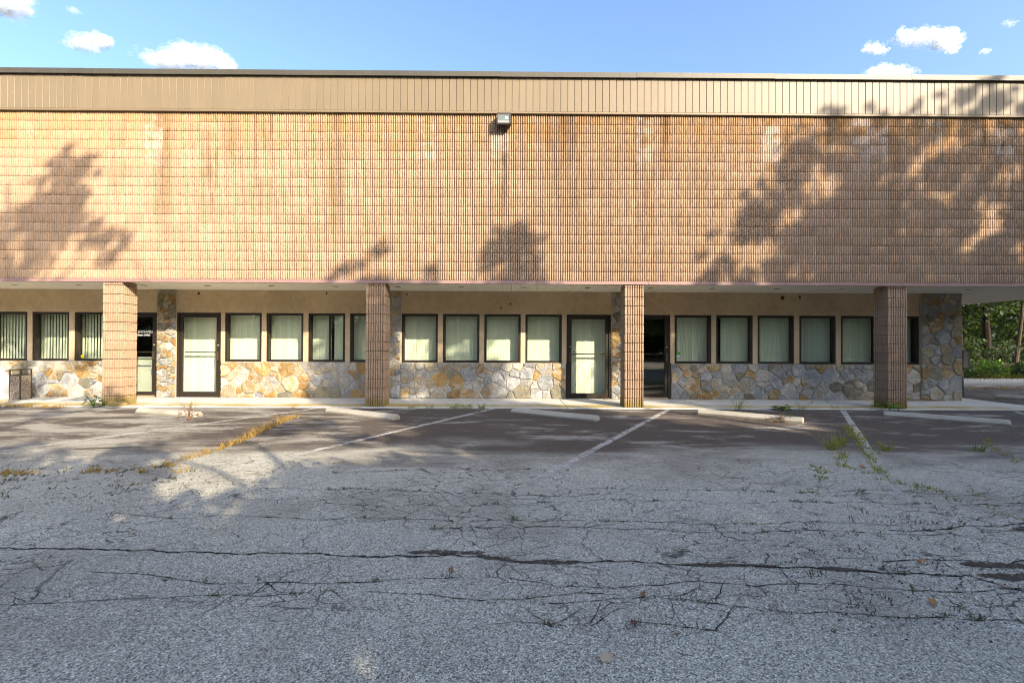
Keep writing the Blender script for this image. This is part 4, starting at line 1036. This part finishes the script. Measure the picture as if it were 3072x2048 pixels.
for u in np.arange(-13.0, 13.0, 0.34):
    for w in np.arange(2.6, 7.4, 0.34):
        uu, ww = u+rs.uniform(-0.17,0.17), w+rs.uniform(-0.17,0.17)
        if rs.rand() > 0.8*shade_want(uu, ww): continue
        k = min(range(len(TR)), key=lambda i: abs(TR[i][0]-uu)+rs.uniform(0,0.6)); t = TR[k][1]+rs.normal(0,0.8)
        lists[k].append((uu+0.8*t, 10-t, ww+0.634*t, 0.24))
tl = ['sparse topped leafy tree, leftmost of the row behind the viewer', 'low crowned leafy tree, second of the row behind the viewer', 'leafy tree with a single raised tip, third of the row behind the viewer',
      'leafy tree with a gap in its crown, fourth of the row behind the viewer', 'tallest dense leafy tree, fifth of the row behind the viewer', 'broad dense leafy tree, sixth of the row behind the viewer', 'leafy tree on the sun side of the lot, seventh of the row behind the viewer', 'tall leafy tree on the sun side of the lot, eighth of the row', 'dense leafy tree on the sun side of the lot, ninth of the row', 'leafy tree at the far right end of the row behind the viewer']
for u in np.arange(-13.0, 31.0, 0.95):
    for w in np.arange(-7.4, 8.4, 0.95):
        uu, ww = u+rs.uniform(-0.3,0.3), w+rs.uniform(-0.3,0.3)
        if not (ww < (-3.4 if uu > -6.0 else -4.5) or uu > 13.0): continue
        k = min(range(len(TR)), key=lambda i: abs(TR[i][0]-uu)+rs.uniform(0,1.2)); t = TR[k][1]+rs.normal(0,1.5)
        lists[k].append((uu+0.8*t, 10-t, ww+0.634*t, 0.80))
for _ in range(2600):
    uu, ww = rs.uniform(-12.5, 12.8), rs.uniform(2.7, 7.3)
    if shade_base(uu, ww) > 0: continue
    near = max(shade_base(uu+a, ww+b) for a, b in ((0.3,-0.1),(-0.3,-0.1),(0,-0.38),(0.2,-0.3),(-0.2,-0.3)))
    if near < 0.4 or math.sin(7*uu+3*math.sin(5*ww)) < 0.35: continue
    k = min(range(len(TR)), key=lambda i: abs(TR[i][0]-uu)); t = TR[k][1]+rs.normal(0,0.5)
    lists[k].append((uu+0.8*t, 10-t, ww+0.634*t, 0.13))
for u in np.arange(-12.6, 13.0, 0.6):
    for w in np.arange(-3.0, 7.4, 0.6):
        uu, ww = u+rs.uniform(-0.2,0.2), w+rs.uniform(-0.2,0.2)
        if min(shade_want(uu+a, ww+b) for a, b in ((0,0),(0.55,0),(-0.55,0),(0,0.55),(0,-0.55))) < 0.6: continue
        k = min(range(len(TR)), key=lambda i: abs(TR[i][0]-uu)+rs.uniform(0,1.0)); t = TR[k][1]+rs.normal(0,1.2)
        lists[k].append((uu+0.8*t, 10-t, ww+0.634*t, 0.52))
for k, (u, t) in enumerate(TR):
    sp = lists[k]; zt = sorted(q[3-1] for q in sp)[int(len(sp)*0.9)]
    tree((u+0.8*t, 10-t, 0), zt, 0.26, sp, tl[k], 'shade_tree', 'leaf', leaf=0.22, per=400, limbs=16, seed=20+k, group='row of trees behind the viewer')

# a wood far behind the viewer, seen only in the panes
rs = np.random.RandomState(31)
sp = [(x, -40+rs.uniform(-4,4), rs.rand()**0.9*15, rs.uniform(1.6,2.6)) for x in rs.uniform(-75,110,1100)]
sp += [(-60+rs.uniform(-4,4), y, rs.rand()**0.8*10.5, rs.uniform(1.4,2.4)) for y in rs.uniform(-36,30,200)]
sp += [(x, -33+rs.uniform(-3,3), rs.rand()*9, rs.uniform(1.4,2.4)) for x in rs.uniform(8,95,500)]
V, F = leaf_cloud(sp, 0.6, 48, rs); me = np_mesh('wood_behind_viewer', V, F); me.materials.append(M['leaf2']); put('wood_behind_viewer', me)['kind'] = 'stuff'

# the wood beyond the side lot
def ball_spots(c, rx, rz, n, r, rs):
    out = []
    for k in range(n):
        v = rs.normal(size=3); v /= np.linalg.norm(v); q = rs.rand()**0.4
        out.append((c[0]+v[0]*rx*q, c[1]+v[1]*rx*q, c[2]+v[2]*rz*q, r*rs.uniform(0.6,1.2)))
    return out
rs = np.random.RandomState(9)
wl = ['leafy tree with drooping boughs just beyond the corner of the building', 'thick dark trunked tree in the middle of the wood', 'slim bent tree with a pale lit trunk at the right picture edge', 'dense leafy tree overhanging the right edge of the side lot',
      'dark bushy tree deep in the wood on the left', 'dark bushy tree deep in the wood on the right']
tree((23.0,23.2,0), 9.5, 0.20, ball_spots((24.2,23.0,6.2), 2.7, 2.8, 75, 0.85, rs), wl[0], 'tree', 'leaf', leaf=0.26, per=48, seed=1, group='trees of the wood beyond the side lot')
tree((30.6,29.0,0), 13.0, 0.21, ball_spots((31,28.4,7.4), 4.2, 4.4, 120, 1.0, rs), wl[1], 'tree', 'leaf2', leaf=0.28, per=48, seed=2, group='trees of the wood beyond the side lot')
tree((29.4,26.3,0), 9.0, 0.10, ball_spots((29.8,26.2,8.0), 2.2, 2.0, 30, 0.8, rs), wl[2], 'tree', 'leaf', 'bark2', leaf=0.26, per=48, seed=3, group='trees of the wood beyond the side lot', lean=(1.2,0))
tree((29.5,21.0,0), 11.0, 0.25, ball_spots((27.6,22.0,6.6), 3.4, 2.8, 95, 0.9, rs), wl[3], 'tree', 'leaf', leaf=0.26, per=48, seed=4, group='trees of the wood beyond the side lot')
tree((30.0,33.0,0), 10.0, 0.22, ball_spots((30.5,33.0,4.4), 4.0, 4.4, 150, 1.1, rs), wl[4], 'tree', 'leaf2', leaf=0.30, per=40, seed=5, group='trees of the wood beyond the side lot')
tree((37.0,32.0,0), 12.0, 0.28, ball_spots((37.0,32.0,5.0), 4.6, 5.0, 170, 1.1, rs), wl[5], 'tree', 'leaf2', leaf=0.30, per=40, seed=6, group='trees of the wood beyond the side lot')
V, F = leaf_cloud([(rs.uniform(30,62), 0, 0, rs.uniform(1.0,1.8)) for _ in range(230)], 0.45, 26, rs)
sp = [(x, 42+rs.uniform(-3,3)-(x-45)*0.25, rs.uniform(0.02,1)**1.2*9.5, rs.uniform(1.0,1.9)) for x in rs.uniform(30,66,520)]
V, F = leaf_cloud(sp, 0.45, 26, rs); me = np_mesh('distant_wood', V, F); me.materials.append(M['leaf2']); put('distant_wood', me)['kind'] = 'stuff'
sl = ['pale green bush beside the post box at the wood edge', 'ferny yellow green bush in front of the dark trunks', 'bright green bush on the bank at the right', 'tall green bush at the right picture edge', 'dark green shrub under the trees left of the bent trunk', 'shaded green shrub behind the wood edge']
for k, (x, y, rx, h, mt) in enumerate(((20.6,20.6,0.9,0.5,'leaf'),(22.2,20.9,1.0,0.75,'weedleaf'),(23.4,20.6,1.1,0.7,'leaf'),(24.6,20.6,1.2,0.85,'leaf'),(24.0,23.6,1.3,2.0,'leaf2'),(27.0,25.2,1.5,1.8,'leaf2'))):
    e = empty('shrub', (x, y, 0), sl[k], 'shrub', 'shrubs along the edge of the wood'); st = MB()
    sp = [(x+rs.normal(0,rx*0.4), y+rs.normal(0,rx*0.4), rs.uniform(0.15,1)*h*0.85, 0.28) for _ in range(26)]
    for q in sp[:7]: st.tube([(x,y,0),((x+q[0])/2,(y+q[1])/2,q[2]*0.6),q[:3]], [0.025,0.016,0.008], 5)
    put('stem', st, M['bark'], e); V, F = leaf_cloud(sp, 0.13, 420, rs); me = np_mesh('foliage', V, F); me.materials.append(M[mt]); put('foliage', me, None, e)['kind'] = 'stuff'
m = MB()
for k in range(900): m.add(*blades((rs.uniform(16.0,30.0), 20.3+abs(rs.normal(0,0.5)), -0.01), 4, rs.uniform(0.15,0.42), 0.10, 0.6, 0.012, rs))
put('verge_grass', m, M['grass'])['kind'] = 'stuff'
m = MB()
for k in range(60): m.add(*blades((rs.uniform(15.0,22.0), 14.9+rs.normal(0,0.12), 0), 6, rs.uniform(0.05,0.16), 0.10, 0.9, 0.008, rs))
put('lot_grass', m, M['straw'])['kind'] = 'stuff'

# ------------------------------------------------------------------ clouds
def ico():
    t = (1+5**0.5)/2; v = [(-1,t,0),(1,t,0),(-1,-t,0),(1,-t,0),(0,-1,t),(0,1,t),(0,-1,-t),(0,1,-t),(t,0,-1),(t,0,1),(-t,0,-1),(-t,0,1)]
    f = [(0,11,5),(0,5,1),(0,1,7),(0,7,10),(0,10,11),(1,5,9),(5,11,4),(11,10,2),(10,7,6),(7,1,8),(3,9,4),(3,4,2),(3,2,6),(3,6,8),(3,8,9),(4,9,5),(2,4,11),(6,2,10),(8,6,7),(9,8,1)]
    v = [np.array(p)/np.linalg.norm(p) for p in v]; c = {}; nf = []
    def mid(a, b):
        k = (min(a,b), max(a,b))
        if k not in c: p = v[a]+v[b]; v.append(p/np.linalg.norm(p)); c[k] = len(v)-1
        return c[k]
    for a, b, d in f:
        x, y, z = mid(a,b), mid(b,d), mid(d,a); nf += [(a,x,z),(b,y,x),(d,z,y),(x,y,z)]
    return np.array(v, np.float32), np.array(nf, np.int32)
IV, IF = ico()
def cloud(c, lobes, label, soft=1.0, seed=0, core=True):
    """lobes: (dx, dz, rx, rz) in metres about the centre"""
    rs = np.random.RandomState(seed); A = []; B = []
    for dx, dz, rx, rz in lobes:
        dx, dz, rx, rz = dx*0.94, dz*0.92, rx*0.86, rz*0.86
        n = int(26+rx*rz*0.26)
        for k in range(n):
            a = rs.uniform(0, 2*math.pi); q = math.sqrt(rs.rand())
            x, z = dx+rx*q*math.cos(a), dz+rz*q*math.sin(a)
            if core and q < 0.80: A.append((x, rs.uniform(-0.4,0.4)*rx, z, min(rx,rz)*rs.uniform(0.20,0.40)))
            for _ in range(3): B.append((x+rs.normal(0,rx*0.10), rs.uniform(-0.6,0.4)*rx-2, z+rs.normal(0,rz*0.13), min(rx,rz)*rs.uniform(0.12,0.46)))
    e = empty('cloud', c, label, 'cloud', 'small white clouds above the roof')
    for nm, L, mt in (('cloud_core', A, 'cloud'), ('cloud_fringe', B, 'cloudsoft')):
        if not L: continue
        V = np.concatenate([IV*np.array([r*1.25, r, r*0.85])+np.array([x+c[0], y+c[1], z+c[2]]) for x, y, z, r in L]); F = np.concatenate([IF+k*len(IV) for k in range(len(L))])
        me = np_mesh(nm, V, F); me.materials.append(M[mt]); put(nm, me, None, e, True)
cloud((-676,600,444), [(0,4,34,14),(22,-4,26,12),(-30,2,26,12),(40,6,14,6)], 'largest cloud fragment cut by the top left picture corner', seed=1)
cloud((-575,600,436), [(2,1,9,4)], 'faint wisp right of the top left corner cloud', seed=2, core=False)
cloud((-556,600,394), [(0,0,24,9),(16,4,16,9),(-20,-3,14,5),(26,3,8,8),(10,-8,8,4)], 'small white cloud between the corner cloud and the big left cloud', seed=3)
cloud((-424,600,372), [(-4,8,26,13),(-36,0,22,11),(28,2,32,13),(50,-6,18,9),(-10,-6,50,10)], 'big white cloud touching the roof line at left', seed=4)
cloud((554,600,407), [(-30,3,18,9),(0,2,30,10),(24,0,18,13),(-38,12,8,5),(40,-1,12,4),(32,-13,12,5)], 'largest cloud on the right with ragged right end', seed=5)
cloud((482,600,395), [(-6,2,10,7),(8,-1,12,6)], 'small round cloud left below the largest right cloud', seed=6)
cloud((498,600,360), [(-10,2,18,12),(14,0,18,10),(0,-6,34,9)], 'white cloud rising from behind the roof at right', seed=7)
cloud((660,600,430), [(2,1,10,3.5)], 'little wisp near the right picture edge', seed=8, core=False)
cloud((630,600,393), [(0,0,8,4)], 'faint lower wisp at right above the roof', seed=9, core=False)
